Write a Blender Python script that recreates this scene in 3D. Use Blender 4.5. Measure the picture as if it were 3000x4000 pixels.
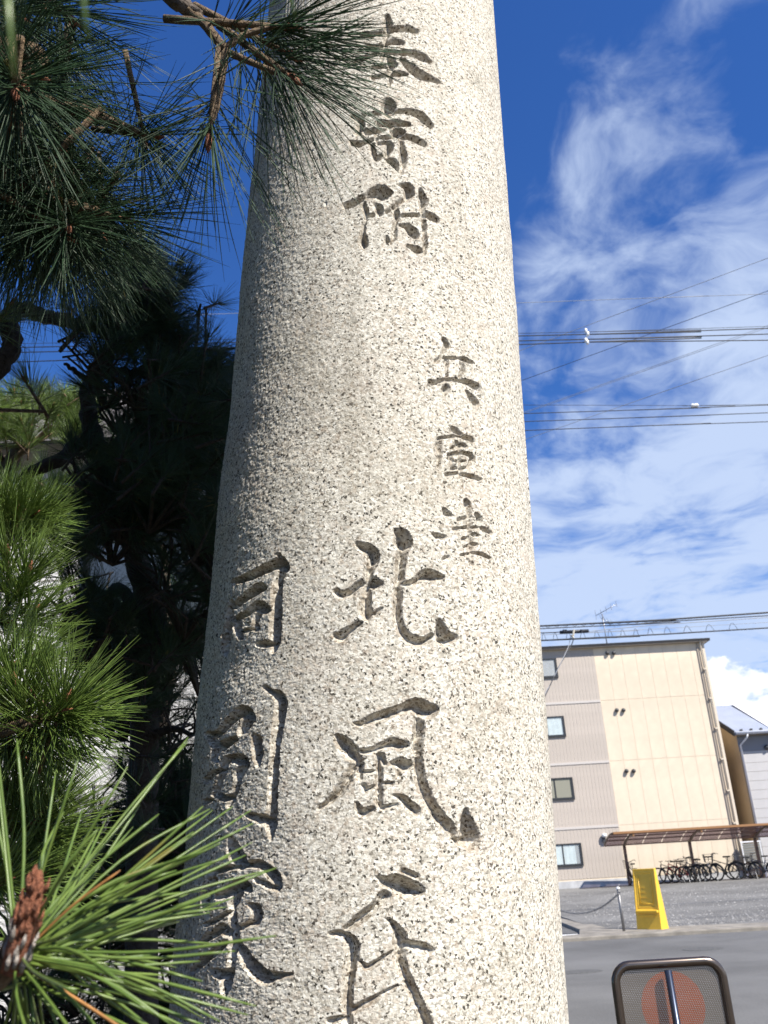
import bpy, math, random
import numpy as np
from mathutils import Vector, Matrix
PI = math.pi
random.seed(7); rng = np.random.default_rng(7)
for o in list(bpy.data.objects): bpy.data.objects.remove(o)
scene = bpy.context.scene
col = scene.collection

# ------------------------------------------------------------------ camera, sky, sun, exposure
F = 3430.0; PITCH = math.radians(22.03); ROLL = math.radians(3.38); EYE = 1.6
cam_d = bpy.data.cameras.new('camera'); cam = bpy.data.objects.new('camera', cam_d); col.objects.link(cam)
RM = Matrix.Rotation(PI/2 + PITCH, 3, 'X') @ Matrix.Rotation(-ROLL, 3, 'Z')
cam.matrix_world = Matrix.Translation((0, 0, EYE)) @ RM.to_4x4()
cam_d.sensor_fit = 'VERTICAL'; cam_d.sensor_height = 36.0; cam_d.sensor_width = 27.0
cam_d.lens = 36.0*F/4000.0; cam_d.clip_start = 0.02; cam_d.clip_end = 3000
cam_d.dof.use_dof = True; cam_d.dof.focus_distance = 1.3; cam_d.dof.aperture_fstop = 15
scene.camera = cam

SUN_AZ = math.radians(44.5); SUN_EL = math.radians(48)      # azimuth: right of straight behind the camera
SUN = Vector((math.sin(SUN_AZ)*math.cos(SUN_EL), -math.cos(SUN_AZ)*math.cos(SUN_EL), math.sin(SUN_EL)))
sd = bpy.data.lights.new('sun', 'SUN'); sd.energy = 5.0; sd.angle = math.radians(0.5); sd.color = (1.0, 0.95, 0.87)
so = bpy.data.objects.new('sun', sd); col.objects.link(so); so.location = (6, -8, 12)
so.rotation_euler = SUN.to_track_quat('Z', 'Y').to_euler()
vs = scene.view_settings
vs.view_transform = 'Standard'; vs.look = 'None'; vs.exposure = 0.75; vs.gamma = 1.0; vs.use_curve_mapping = False

class NT:
    def __init__(s, tree): s.t = tree; s.n = tree.nodes; s.l = tree.links
    def add(s, typ, **kw):
        nd = s.n.new(typ)
        for k, v in kw.items():
            if k == 'inp':
                for i, val in v.items():
                    if isinstance(val, bpy.types.NodeSocket): s.l.new(val, nd.inputs[i])
                    else: nd.inputs[i].default_value = val
            else: setattr(nd, k, v)
        return nd
    def math(s, op, a, b=None, clamp=False):
        d = {0: a}
        if b is not None: d[1] = b
        return s.add('ShaderNodeMath', operation=op, use_clamp=clamp, inp=d).outputs[0]
    def smooth(s, x, a, b, lo=0.0, hi=1.0):
        return s.add('ShaderNodeMapRange', interpolation_type='SMOOTHSTEP', inp={0: x, 1: a, 2: b, 3: lo, 4: hi}).outputs[0]
    def mix(s, f, a, b, blend='MIX'):
        m = s.add('ShaderNodeMix', data_type='RGBA', blend_type=blend)
        for i, v in ((0, f), (6, a), (7, b)):
            if isinstance(v, bpy.types.NodeSocket): s.l.new(v, m.inputs[i])
            else: m.inputs[i].default_value = v if i == 0 else (*v[:3], 1)
        return m.outputs[2]
    def noise(s, vec, scale, detail=4, rough=0.55, out=0, **kw):
        return s.add('ShaderNodeTexNoise', inp={'Vector': vec, 'Scale': scale, 'Detail': detail, 'Roughness': rough}, **kw).outputs[out]

world = bpy.data.worlds.new('World'); scene.world = world; world.use_nodes = True
W = NT(world.node_tree); W.n.clear()
sky = W.add('ShaderNodeTexSky', sky_type='NISHITA', sun_disc=False)
sky.sun_elevation = SUN_EL; sky.sun_rotation = math.atan2(SUN.x, SUN.y); sky.air_density = 1.0; sky.dust_density = 0.0; sky.ozone_density = 2.2
tc = W.add('ShaderNodeTexCoord'); sep = W.add('ShaderNodeSeparateXYZ', inp={0: tc.outputs['Generated']})
dx, dy, dz = sep.outputs
den = W.math('ADD', W.math('MAXIMUM', dz, 0.0), 0.14)
cp = W.add('ShaderNodeCombineXYZ', inp={0: W.math('DIVIDE', dx, den), 1: W.math('DIVIDE', dy, den), 2: 0.7}).outputs[0]
warp = W.add('ShaderNodeVectorMath', operation='MULTIPLY_ADD', inp={0: W.noise(cp, 1.6, 3, out=1), 1: (0.5, 0.5, 0), 2: cp}).outputs[0]
n1 = W.noise(warp, 3.6, 10, 0.58)
n2 = W.noise(cp, 0.75, 2, 0.5)
fine = W.noise(warp, 7.0, 5, 0.62)
# cloud sheet thins out towards the left and overhead
side = W.smooth(W.math('ADD', dx, W.math('MULTIPLY', dz, -0.22)), -0.24, 0.16)
cov = W.math('ADD', W.math('ADD', W.math('MULTIPLY', n1, 0.72), W.math('MULTIPLY', n2, 0.16)), W.math('MULTIPLY', fine, 0.18))
cov = W.math('ADD', cov, W.math('MULTIPLY', W.math('SUBTRACT', side, 1.0), 0.36))
cov = W.math('ADD', cov, W.smooth(dz, 0.72, 0.25, -0.005, 0.11))
veil = W.math('MULTIPLY', W.smooth(cov, 0.475, 0.69), 0.88)
# low cumulus near the horizon
dn = W.add('ShaderNodeVectorMath', operation='MULTIPLY', inp={0: tc.outputs['Generated'], 1: (1, 1, 1.7)}).outputs[0]
nc = W.noise(dn, 8.0, 8, 0.55)
low = W.math('MULTIPLY', W.smooth(dz, 0.27, 0.17), W.smooth(dx, 0.24, 0.36))
cum = W.math('MULTIPLY', W.smooth(W.math('ADD', nc, W.math('MULTIPLY', low, 0.16)), 0.64, 0.675), low)
skyc = W.add('ShaderNodeHueSaturation', inp={0: 0.508, 1: 1.22, 2: 1.0, 4: sky.outputs[0]}).outputs[0]
skyc = W.mix(1.0, skyc, (1.10, 1.52, 2.02), 'MULTIPLY')
c1 = W.mix(veil, skyc, (7.6, 9.1, 12.0))
c2 = W.mix(cum, c1, W.mix(W.smooth(nc, 0.47, 0.60), (9.5, 10.6, 12.6), (18.0, 18.0, 18.2)))
bg = W.add('ShaderNodeBackground', inp={0: c2, 1: 0.05})
W.l.new(bg.outputs[0], W.add('ShaderNodeOutputWorld').inputs[0])

# ------------------------------------------------------------------ photo pixel -> place helpers (3000 x 4000 pixels)
CO = Vector((0, 0, EYE))
def ray(u, v): return (RM @ Vector(((u-1500)/F, -(v-2000)/F, -1.0))).normalized()
def at(u, v, y): d = ray(u, v); return CO + d*(y/d.y)
def atz(u, v, z=0.0): d = ray(u, v); return CO + d*((z-EYE)/d.z)
RMn = np.array(RM)
def project(P):
    q = (P - np.array([0, 0, EYE])) @ RMn
    return 1500 + F*q[..., 0]/-q[..., 2], 2000 - F*q[..., 1]/-q[..., 2]

# ------------------------------------------------------------------ materials
MATS = {}
def mat(name, base=(0.5, 0.5, 0.5), rough=0.6, metal=0.0, var=0.0, vscale=6.0, bump=0.0, bscale=30.0, spec=0.5, coords='Object'):
    if name in MATS: return MATS[name]
    m = bpy.data.materials.new(name); m.use_nodes = True
    t = NT(m.node_tree); b = t.n['Principled BSDF']
    b.inputs['Base Color'].default_value = (*base, 1); b.inputs['Roughness'].default_value = rough
    b.inputs['Metallic'].default_value = metal; b.inputs['Specular IOR Level'].default_value = spec
    co = t.add('ShaderNodeTexCoord').outputs[coords]
    if var > 0:
        n = t.noise(co, vscale, 6, 0.6)
        f = t.smooth(n, 0.3, 0.7, 1-var, 1+var*0.6)
        cc = t.mix(1.0, base, t.add('ShaderNodeCombineColor', inp={0: f, 1: f, 2: f}).outputs[0], 'MULTIPLY')
        t.l.new(cc, b.inputs['Base Color'])
    if bump > 0:
        bn = t.add('ShaderNodeBump', inp={'Strength': bump, 'Distance': 0.01, 'Height': t.noise(co, bscale, 5, 0.6)})
        t.l.new(bn.outputs[0], b.inputs['Normal'])
    MATS[name] = m; return m

def granite(name='granite', dirt_shade=0.0):
    m = bpy.data.materials.new(name); m.use_nodes = True
    t = NT(m.node_tree); b = t.n['Principled BSDF']; b.inputs['Roughness'].default_value = 0.85; b.inputs['Specular IOR Level'].default_value = 0.25
    co = t.add('ShaderNodeTexCoord').outputs['Object']
    wp = t.add('ShaderNodeVectorMath', operation='MULTIPLY_ADD', inp={0: t.noise(co, 260, 2, out=1), 1: (0.006, 0.006, 0.006), 2: co}).outputs[0]
    v1 = t.add('ShaderNodeTexVoronoi', feature='F1', inp={'Vector': wp, 'Scale': 370.0})
    v2 = t.add('ShaderNodeTexVoronoi', feature='F1', inp={'Vector': wp, 'Scale': 215.0})
    s1 = t.add('ShaderNodeSeparateColor', inp={0: v1.outputs['Color']}).outputs
    s2 = t.add('ShaderNodeSeparateColor', inp={0: v2.outputs['Color']}).outputs
    ramp = t.add('ShaderNodeValToRGB', inp={0: s1[0]}); r = ramp.color_ramp; r.interpolation = 'CONSTANT'
    stops = [(0.0, (0.05, 0.045, 0.036)), (0.045, (0.20, 0.18, 0.145)), (0.11, (0.37, 0.34, 0.28)), (0.26, (0.50, 0.465, 0.39)), (0.50, (0.63, 0.595, 0.51)), (0.80, (0.73, 0.70, 0.615))]
    while len(r.elements) < len(stops): r.elements.new(0.5)
    for e, (p, c) in zip(r.elements, stops): e.position = p; e.color = (*c, 1)
    c = ramp.outputs[0]
    # larger dark mica flakes and tan feldspar grains
    mica = t.math('MULTIPLY', t.math('LESS_THAN', s2[1], 0.035), t.math('LESS_THAN', v2.outputs['Distance'], 0.42))
    feld = t.math('MULTIPLY', t.math('GREATER_THAN', s2[2], 0.86), 0.45)
    c = t.mix(feld, c, (0.47, 0.39, 0.30)); c = t.mix(mica, c, (0.05, 0.047, 0.04))
    # weather stains: grey-brown soot patches and lichen specks
    st = t.smooth(t.noise(co, 5.5, 8, 0.68), 0.47, 0.74, 0.0, 0.30)
    c = t.mix(st, c, (0.25, 0.215, 0.155))
    vz = t.add('ShaderNodeVectorMath', operation='MULTIPLY', inp={0: co, 1: (1, 1, 0.06)}).outputs[0]
    c = t.mix(t.smooth(t.noise(vz, 26, 5, 0.6), 0.52, 0.72, 0.0, 0.22), c, (0.24, 0.21, 0.16))            # rain streaks
    c = t.mix(t.smooth(t.noise(co, 17, 4, 0.6), 0.52, 0.68, 0.0, 0.20), c, (0.50, 0.41, 0.33))            # rusty feldspar patches
    lb_ = t.smooth(t.noise(co, 11, 9, 0.75), 0.60, 0.68, 0.0, 0.45); c = t.mix(lb_, c, (0.20, 0.19, 0.15))  # dark lichen
    li = t.smooth(t.noise(co, 34, 6, 0.7), 0.66, 0.74, 0.0, 0.5)
    c = t.mix(li, c, (0.16, 0.16, 0.13))
    if dirt_shade: c = t.mix(t.smooth(t.noise(co, 60, 6, 0.7), 0.34, 0.66, 0.02, dirt_shade), c, (0.15, 0.105, 0.06))  # brown groove dirt, deepened so the colour also carries shade in the cuts
    t.l.new(c, b.inputs['Base Color'])
    h = t.math('ADD', t.math('MULTIPLY', t.noise(co, 420, 3, 0.6), 1.0), t.math('MULTIPLY', t.noise(co, 95, 3, 0.55), 1.2))
    bn = t.add('ShaderNodeBump', inp={'Strength': 0.38, 'Distance': 0.003, 'Height': h})
    t.l.new(bn.outputs[0], b.inputs['Normal'])
    return m
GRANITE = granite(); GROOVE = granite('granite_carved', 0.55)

def needle_mat(name, c1, c2, rg=0.33):
    m = bpy.data.materials.new(name); m.use_nodes = True
    t = NT(m.node_tree); b = t.n['Principled BSDF']; b.inputs['Roughness'].default_value = rg
    co = t.add('ShaderNodeTexCoord').outputs['Object']
    rnd = t.add('ShaderNodeObjectInfo').outputs['Random']
    f = t.math('ADD', t.smooth(t.noise(co, 55, 3, 0.6), 0.3, 0.7, 0, 0.7), t.math('MULTIPLY', rnd, 0.3))
    cc = t.mix(f, c1, c2)
    cc = t.mix(t.smooth(t.noise(co, 19, 2), 0.66, 0.74, 0, 0.7), cc, (0.22, 0.17, 0.04))
    t.l.new(cc, b.inputs['Base Color'])
    tr = t.add('ShaderNodeBsdfTranslucent', inp={0: cc})
    ms = t.add('ShaderNodeMixShader', inp={0: 0.18, 1: b.outputs[0], 2: tr.outputs[0]})
    t.l.new(ms.outputs[0], t.n['Material Output'].inputs[0])
    return m
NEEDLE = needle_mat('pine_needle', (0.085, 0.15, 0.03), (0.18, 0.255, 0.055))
NEEDLE_SHADE = needle_mat('pine_needle_shaded', (0.016, 0.044, 0.018), (0.036, 0.08, 0.027), 0.55)  # darker copy of the needles, with shade put into the colour
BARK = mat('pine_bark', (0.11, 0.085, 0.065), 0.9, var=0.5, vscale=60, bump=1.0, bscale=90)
BARK_SHADE = mat('pine_bark_shaded', (0.045, 0.037, 0.03), 0.9, var=0.4, vscale=60, bump=1.0, bscale=90)  # bark copy darkened to paint in the shade on the dim pines' wood
TWIG = mat('pine_twig', (0.20, 0.135, 0.075), 0.85, var=0.45, vscale=150, bump=1.0, bscale=260)
RESIN = mat('pine_resin', (0.50, 0.44, 0.38), 0.6, var=0.5, vscale=400, bump=0.8, bscale=500)
BUD = mat('pine_bud', (0.32, 0.115, 0.055), 0.7, var=0.4, vscale=300, bump=0.8, bscale=500)

# ------------------------------------------------------------------ mesh helpers
class MB:
    def __init__(s): s.v = []; s.f = []
    def box(s, x0, x1, y0, y1, z0, z1, M=None):
        b = len(s.v)
        p = [Vector(q) for q in ((x0,y0,z0),(x1,y0,z0),(x1,y1,z0),(x0,y1,z0),(x0,y0,z1),(x1,y0,z1),(x1,y1,z1),(x0,y1,z1))]
        s.v += [tuple(M @ q) if M else tuple(q) for q in p]
        s.f += [tuple(b+i for i in q) for q in ((3,2,1,0),(4,5,6,7),(0,1,5,4),(1,2,6,5),(2,3,7,6),(3,0,4,7))]
        return s
    def tube(s, pts, rad, n=6, cap=True, closed=False):
        pts = [Vector(p) for p in pts]; k = len(pts)
        rads = rad if isinstance(rad, (list, tuple)) else [rad]*k
        b = len(s.v); up = None
        for i, p in enumerate(pts):
            if closed: d = pts[(i+1) % k] - pts[i-1]
            else: d = pts[min(i+1, k-1)] - pts[max(i-1, 0)]
            d = d.normalized() if d.length > 1e-12 else Vector((0, 0, 1))
            if up is None:
                up = Vector((0, 0, 1)) if abs(d.z) < 0.9 else Vector((1, 0, 0))
            a = d.cross(up).normalized(); c = a.cross(d).normalized(); up = c
            for j in range(n):
                t = 2*PI*j/n
                s.v.append(tuple(p + (a*math.cos(t) + c*math.sin(t))*rads[i]))
        for i in range(k if closed else k-1):
            i2 = (i+1) % k
            for j in range(n):
                j2 = (j+1) % n
                s.f.append((b+i*n+j, b+i*n+j2, b+i2*n+j2, b+i2*n+j))
        if cap and not closed:
            s.f.append(tuple(b+j for j in range(n))[::-1]); s.f.append(tuple(b+(k-1)*n+j for j in range(n)))
        return s
    def prism(s, poly, axis, a, b, M=None):                      # poly in the two other axes, extruded along axis
        k = len(poly); base = len(s.v)
        for t in (a, b):
            for p, q in poly:
                w = {'x': (t, p, q), 'y': (p, t, q), 'z': (p, q, t)}[axis]
                s.v.append(tuple(M @ Vector(w)) if M else w)
        s.f.append(tuple(base+i for i in range(k))[::-1]); s.f.append(tuple(base+k+i for i in range(k)))
        for i in range(k):
            j = (i+1) % k; s.f.append((base+i, base+j, base+k+j, base+k+i))
        return s
    def lathe(s, prof, n=24, M=None, x=0, y=0):
        b = len(s.v); k = len(prof)
        for r, z in prof:
            for j in range(n):
                t = 2*PI*j/n; q = Vector((x+r*math.cos(t), y+r*math.sin(t), z)); s.v.append(tuple(M @ q) if M else tuple(q))
        for i in range(k-1):
            for j in range(n):
                s.f.append((b+i*n+j, b+i*n+(j+1) % n, b+(i+1)*n+(j+1) % n, b+(i+1)*n+j))
        s.f.append(tuple(b+j for j in range(n))[::-1]); s.f.append(tuple(b+(k-1)*n+j for j in range(n)))
        return s
    def mesh(s, name, m, smooth=False, bevel=0):
        me = bpy.data.meshes.new(name); me.from_pydata(s.v, [], s.f); me.update()
        if m: me.materials.append(m)
        if smooth: me.shade_smooth()
        return me
    def build(s, name, m, parent=None, smooth=False, bevel=0.0):
        o = bpy.data.objects.new(name, s.mesh(name, m, smooth)); col.objects.link(o)
        if parent: o.parent = parent
        if bevel:
            md = o.modifiers.new('bevel', 'BEVEL'); md.width = bevel; md.segments = 2; md.limit_method = 'ANGLE'
        return o
def tag(o, label=None, cat=None, group=None, kind=None):
    for k, v in (('label', label), ('category', cat), ('group', group), ('kind', kind)):
        if v: o[k] = v
    return o
def empty(name, loc=(0, 0, 0), rz=0):
    o = bpy.data.objects.new(name, None); col.objects.link(o); o.location = loc; o.rotation_euler = (0, 0, rz); o.empty_display_size = 0.1; return o
def inst(name, me, parent=None, M=None):
    o = bpy.data.objects.new(name, me); col.objects.link(o)
    if parent: o.parent = parent
    if M is not None: o.matrix_local = M
    return o
def smooth_line(pts, k=6):
    pts = [Vector(p) for p in pts]; out = []
    P = [pts[0]*2-pts[1]] + pts + [pts[-1]*2-pts[-2]]
    for i in range(1, len(P)-2):
        for j in range(k):
            t = j/k; a, b, c, d = P[i-1], P[i], P[i+1], P[i+2]
            out.append(0.5*((2*b)+(c-a)*t+(2*a-5*b+4*c-d)*t*t+(3*b-a-3*c+d)*t**3))
    out.append(pts[-1]); return out

# ------------------------------------------------------------------ the ground, road, kerb, gravel lot
def ground_mat(name, base, scale, var, bump, bscale, patch=0.25):
    m = bpy.data.materials.new(name); m.use_nodes = True
    t = NT(m.node_tree); b = t.n['Principled BSDF']; b.inputs['Roughness'].default_value = 0.9; b.inputs['Specular IOR Level'].default_value = 0.3
    co = t.add('ShaderNodeTexCoord').outputs['Object']
    f = t.math('MULTIPLY', t.smooth(t.noise(co, scale, 6, 0.75), 0.25, 0.75, 1-var, 1+var), t.smooth(t.noise(co, 0.35, 5, 0.6), 0.3, 0.7, 1-patch, 1+patch*0.6))
    t.l.new(t.mix(1.0, base, t.add('ShaderNodeCombineColor', inp={0: f, 1: f, 2: f}).outputs[0], 'MULTIPLY'), b.inputs['Base Color'])
    bn = t.add('ShaderNodeBump', inp={'Strength': bump, 'Distance': 0.03, 'Height': t.noise(co, bscale, 5, 0.7)})
    t.l.new(bn.outputs[0], b.inputs['Normal']); return m
SOIL = ground_mat('soil', (0.07, 0.058, 0.042), 9, 0.35, 0.6, 25)
ASPH = ground_mat('asphalt', (0.14, 0.14, 0.139), 40, 0.22, 0.4, 90)
GRAV = ground_mat('gravel', (0.18, 0.177, 0.17), 26, 0.55, 1.0, 22)
KERB = mat('kerb_concrete', (0.25, 0.228, 0.195), 0.9, var=0.3, vscale=3, bump=0.5, bscale=40)
PAINT = mat('road_paint', (0.75, 0.75, 0.73), 0.8, var=0.3, vscale=9)
tag(MB().prism([(-600, -600), (600, -600), (600, 1200), (-600, 1200)], 'z', -0.3, -0.012).build('ground', SOIL), kind='structure')
YK = 20.3
tag(MB().prism([(0.95, 3.0), (60, 3.0), (60, YK-0.55), (-30, YK-0.2), (-30, 6.5), (0.95, 6.5)], 'z', -0.1, 0.0).build('road', ASPH), kind='structure')
tag(MB().prism([(-6.0, YK+0.2), (4.4, YK+0.2), (4.4, 27.5), (6.6, 42), (-3, 60), (-9, 60)], 'z', -0.1, 0.001).build('side_road', ASPH), kind='structure')
def loose_stones():
    mb = MB(); r = random.Random(3); ysp = 21.35
    for k in range(5200):
        y = 21.6+17*r.random()**1.6; x = 4.6+r.random()*(0.55*y-2.0); sz = r.uniform(0.012, 0.034)
        z = .05+.22*min(1, max(0, (y-21.35)/(YB-3-21.35))); b = len(mb.v); a = r.uniform(0, 6.3)
        mb.v += [(x+sz*math.cos(a+q)*r.uniform(.7, 1.3), y+sz*math.sin(a+q)*r.uniform(.7, 1.3), z) for q in (0, 1.57, 3.14, 4.71)]+[(x, y, z+sz*r.uniform(.5, 1.0))]
        mb.f += [(b, b+1, b+4), (b+1, b+2, b+4), (b+2, b+3, b+4), (b+3, b, b+4)]
    return tag(mb.build('loose_gravel', mat('loose_stone', (0.27, 0.262, 0.25), 0.9, var=0.6, vscale=3)), 'loose grey gravel stones strewn over the lot', 'gravel', kind='stuff')
ZB = 0.27                                                                    # the lot rises gently towards the buildings
YB = atz(2550, 3451, ZB).y
gl = MB(); rows = [(4.3, 21.35, .05), (4.15, 27.5, .05+.22*(27.5-21.35)/(YB-3-21.35)), (4.15+2.15*(YB-3-27.5)/13.5, YB-3, ZB), (9, 62, ZB)]
gl.v = [(60, 18.2, .05)]+[q for (x, y, z) in rows for q in ((x, y, z), (60, y, z), (x, y, -.1))]
gl.f = [(1, 0, 2)]+[(1+3*i, 2+3*i, 5+3*i, 4+3*i) for i in range(3)]+[(3+3*i, 1+3*i, 4+3*i, 6+3*i) for i in range(3)]
tag(gl.build('gravel_lot', GRAV), kind='structure')
loose_stones()
kp = [(2.2, YK), (3.6, YK+0.4), (3.86, YK+1.8), (3.9, 25), (4.05, 27.5), (6.2, 41), (6.5, 41), (4.5, 27.5), (4.4, 25), (4.5, YK+1.4), (9, YK+0.25), (60, YK-1.9), (60, YK-2.5), (9, YK-0.42), (5, YK-0.32), (2.2, YK-0.35)]
tag(MB().prism(kp, 'z', -0.1, 0.075).build('kerb', KERB, bevel=0.02), kind='structure')
tag(MB().prism([(-30, YK-0.2), (2.2, YK-0.33), (2.2, YK+0.02), (-30, YK+0.3)], 'z', -0.1, 0.02).build('gutter', KERB), kind='structure')
p = atz(2222, 3657)
tag(MB().prism([(p.x-1.2, p.y-0.35), (p.x+0.28, p.y-0.35), (p.x+0.28, p.y+0.4), (p.x-1.2, p.y+0.4)], 'z', -0.02, 0.006).build('road_marking', PAINT), kind='structure')
DARK = mat('dark_patch', (0.09, 0.09, 0.088), 0.85, var=0.3, vscale=20)
for (u, v, a, b2) in ((2745, 3707, 0.35, 0.16), (2250, 3797, 0.4, 0.12)):
    p = atz(u, v)
    tag(MB().lathe([(a, -0.02), (a, 0.004)], 20, M=Matrix.Translation((p.x, p.y, 0)) @ Matrix.Diagonal((1, b2/a*2, 1, 1))).build('manhole_cover', DARK), kind='structure')

# ------------------------------------------------------------------ the torii gate: carved granite pillar
DH, X0, LX, RB, R0 = 1.390834, -0.05025895, 0.06281093, -0.01404991, 0.27
gate = tag(empty('torii_gate', (X0-LX*EYE, DH, 0)), 'weathered granite gate pillar carved with columns of large characters', 'gate pillar')
gate_inv = Matrix.Translation((-(X0-LX*EYE), -DH, 0))
# traced carved strokes: (origin u, origin v, scale, depth m, bevel px, strokes of (x, y, width))
CH = {}
def C(name, o, depth, bev, strokes): CH[name] = (o, depth, bev, strokes)
A = (1250, 0, 2.074)
C('offer', A, 0.020, 9, [
 [(340,285,45),(430,280,45),(520,255,40),(600,235,48),(700,230,50),(785,252,38)],
 [(545,140,50),(550,200,78),(545,260,45),(530,330,38),(520,400,38),(500,480,28)],
 [(520,400,30),(430,450,32),(340,475,40),(275,510,52)],
 [(380,378,42),(460,378,42),(540,350,40),(600,338,52),(668,348,35)],
 [(500,445,25),(530,425,38),(640,425,42),(760,435,52),(830,460,58),(890,495,35)],
 [(655,470,35),(710,530,58),(790,590,78),(850,620,62),(975,670,15)],
 [(545,450,30),(570,500,72),(590,530,52),(560,600,38),(565,640,36),(560,700,20)],
 [(425,625,32),(500,615,32),(580,600,42),(650,595,42),(705,605,25)],
 [(430,545,28),(520,535,32),(620,525,30)]])
C('entrust', A, 0.020, 9, [
 [(550,820,50),(550,870,130),(550,940,40)],
 [(270,940,45),(330,980,52),(320,1040,62),(295,1085,30)],
 [(350,935,28),(450,920,28),(560,925,30),(640,905,34),(720,905,48),(800,930,62),(860,980,62),(900,1025,40)],
 [(475,1000,52),(560,1005,58),(640,1000,52),(710,1010,35)],
 [(600,1010,35),(530,1040,38),(450,1060,42),(370,1070,48)], [(470,1080,28),(440,1130,28)],
 [(610,1070,88),(650,1072,62),(685,1070,20)],
 [(255,1160,42),(310,1170,48),(370,1150,38),(450,1125,28),(560,1110,28),(650,1105,38),(740,1120,52),(800,1145,52),(845,1170,40)],
 [(420,1170,42),(425,1220,46),(450,1280,46),(480,1285,20)],
 [(470,1165,26),(540,1155,34),(560,1190,72),(535,1250,48)], [(440,1280,26),(520,1250,26)],
 [(655,1130,38),(660,1200,48),(675,1270,58),(670,1330,52),(655,1395,20)],
 [(550,1300,30),(600,1320,62),(630,1360,42)]])
C('attach', A, 0.020, 9, [
 [(210,1665,52),(280,1640,58),(360,1590,44),(440,1555,80),(490,1560,125),(540,1560,75),(580,1560,22)],
 [(350,1650,22),(365,1690,48),(380,1720,25)], [(450,1655,30),(480,1700,72),(480,1745,30)],
 [(360,1650,32),(370,1750,28),(355,1830,34),(345,1900,44),(350,1960,75),(355,1995,40)], [(375,1750,22),(440,1735,22)],
 [(640,1500,25),(710,1510,62),(720,1560,92),(700,1610,42)], [(700,1600,32),(640,1640,42),(590,1680,42),(540,1710,30)],
 [(610,1700,42),(620,1745,54),(615,1790,34),(605,1850,42),(595,1920,42),(575,1965,25)], [(540,1920,32),(545,1950,42)],
 [(640,1745,22),(720,1740,26),(790,1740,28),(850,1735,44),(900,1750,58),(950,1780,40)],
 [(810,1540,25),(830,1590,62),(840,1640,68),(830,1680,38),(835,1760,38),(845,1830,34),(850,1900,38),(855,1970,38),(845,2060,20)],
 [(710,1985,16),(760,2010,42),(790,2020,52),(845,2040,20)],
 [(640,1820,16),(700,1835,44),(740,1870,78),(770,1900,68),(790,1915,25)]])
B_ = (1550, 1250, 2.2117)
C('soldier', B_, 0.012, 7, [
 [(395,155,26),(420,190,44),(440,220,42)], [(415,220,28),(405,280,26),(375,325,30),(340,355,28)],
 [(385,325,20),(430,328,26),(520,330,26),(590,340,38),(655,370,24)], [(425,330,26),(432,400,24),(432,480,20)],
 [(555,365,24),(570,400,34),(572,440,34)], [(552,430,22),(545,490,20)],
 [(285,530,38),(320,545,44),(400,520,32),(490,515,28),(580,525,38),(650,550,58),(690,575,56),(720,605,25)],
 [(430,580,52),(425,610,60),(420,635,30)], [(605,615,16),(645,665,44),(685,710,48),(700,730,20)]])
C('storehouse', B_, 0.012, 7, [
 [(480,925,22),(510,950,48),(560,980,25)], [(358,1025,28),(430,1010,26),(530,998,24),(590,1010,34),(640,1020,38),(668,1045,22)],
 [(375,1030,22),(365,1080,58),(375,1130,48),(365,1200,32),(358,1270,18)],
 [(470,1105,22),(530,1085,26),(580,1080,38),(610,1090,20)], [(520,1045,30),(538,1065,40)],
 [(450,1160,24),(475,1210,24),(480,1280,26)], [(450,1165,28),(530,1145,26),(600,1145,34),(640,1160,38),(660,1190,46),(655,1215,25)],
 [(480,1220,18),(600,1215,18)], [(490,1275,30),(530,1280,24),(600,1272,24)], [(650,1200,22),(610,1275,18)],
 [(430,1335,30),(480,1330,26),(530,1322,22),(600,1340,32),(670,1355,38),(725,1378,25)],
 [(545,1000,18),(545,1150,18),(548,1320,20),(565,1400,20),(565,1440,10)]])
C('harbour', B_, 0.012, 7, [
 [(400,1630,20),(430,1670,48),(475,1695,25)], [(310,1845,22),(355,1870,48),(410,1875,25)], [(400,2065,28),(440,2050,28)],
 [(595,1560,38),(607,1595,58),(615,1640,34),(625,1750,34),(625,1850,30),(635,1950,28),(640,2050,26),(650,2120,14)],
 [(530,1730,26),(580,1715,26),(640,1700,22)], [(680,1680,28),(705,1715,54),(720,1745,35)],
 [(490,1808,30),(550,1800,26),(610,1795,24),(700,1795,24),(750,1810,38),(800,1840,24)],
 [(640,1850,24),(670,1860,38),(705,1865,20)], [(565,1895,22),(610,1880,18)], [(585,1965,24),(625,1950,20)], [(650,1935,22),(685,1942,20)],
 [(550,2035,22),(620,2022,22),(670,2015,22),(740,2030,30),(800,2060,26)], [(612,2070,24),(622,2090,24)]])
N_ = (1200, 2000, 2.074)
C('north', N_, 0.026, 17, [
 [(400,258,40),(440,285,76),(490,305,98),(528,345,112),(525,400,100),(508,450,80),(495,520,78),(490,580,88),(478,640,92),(472,700,96),(470,770,104),(480,830,104),(492,885,30)], [(600,780,18),(545,825,40)],
 [(240,650,62),(290,675,64),(360,640,70),(420,590,66),(470,570,78),(530,575,115),(595,580,52)],
 [(232,1000,54),(270,1015,94),(330,970,80),(400,920,56),(440,890,30)],
 [(715,160,34),(760,190,112),(775,240,150),(785,290,90),(765,350,88),(752,450,86),(746,550,84),(733,650,76),(728,800,76),(742,900,76),(772,975,82),(820,1020,88),(880,1045,84),(940,1045,70),(1010,1005,44)],
 [(1065,865,18),(1075,930,72),(1090,990,120),(1110,1025,130),(1180,1030,74)],
 [(770,580,44),(840,575,48),(900,545,64),(950,512,98),(1010,517,94),(1085,530,52)]])
K_ = (1200, 2650, 2.074)
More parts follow.
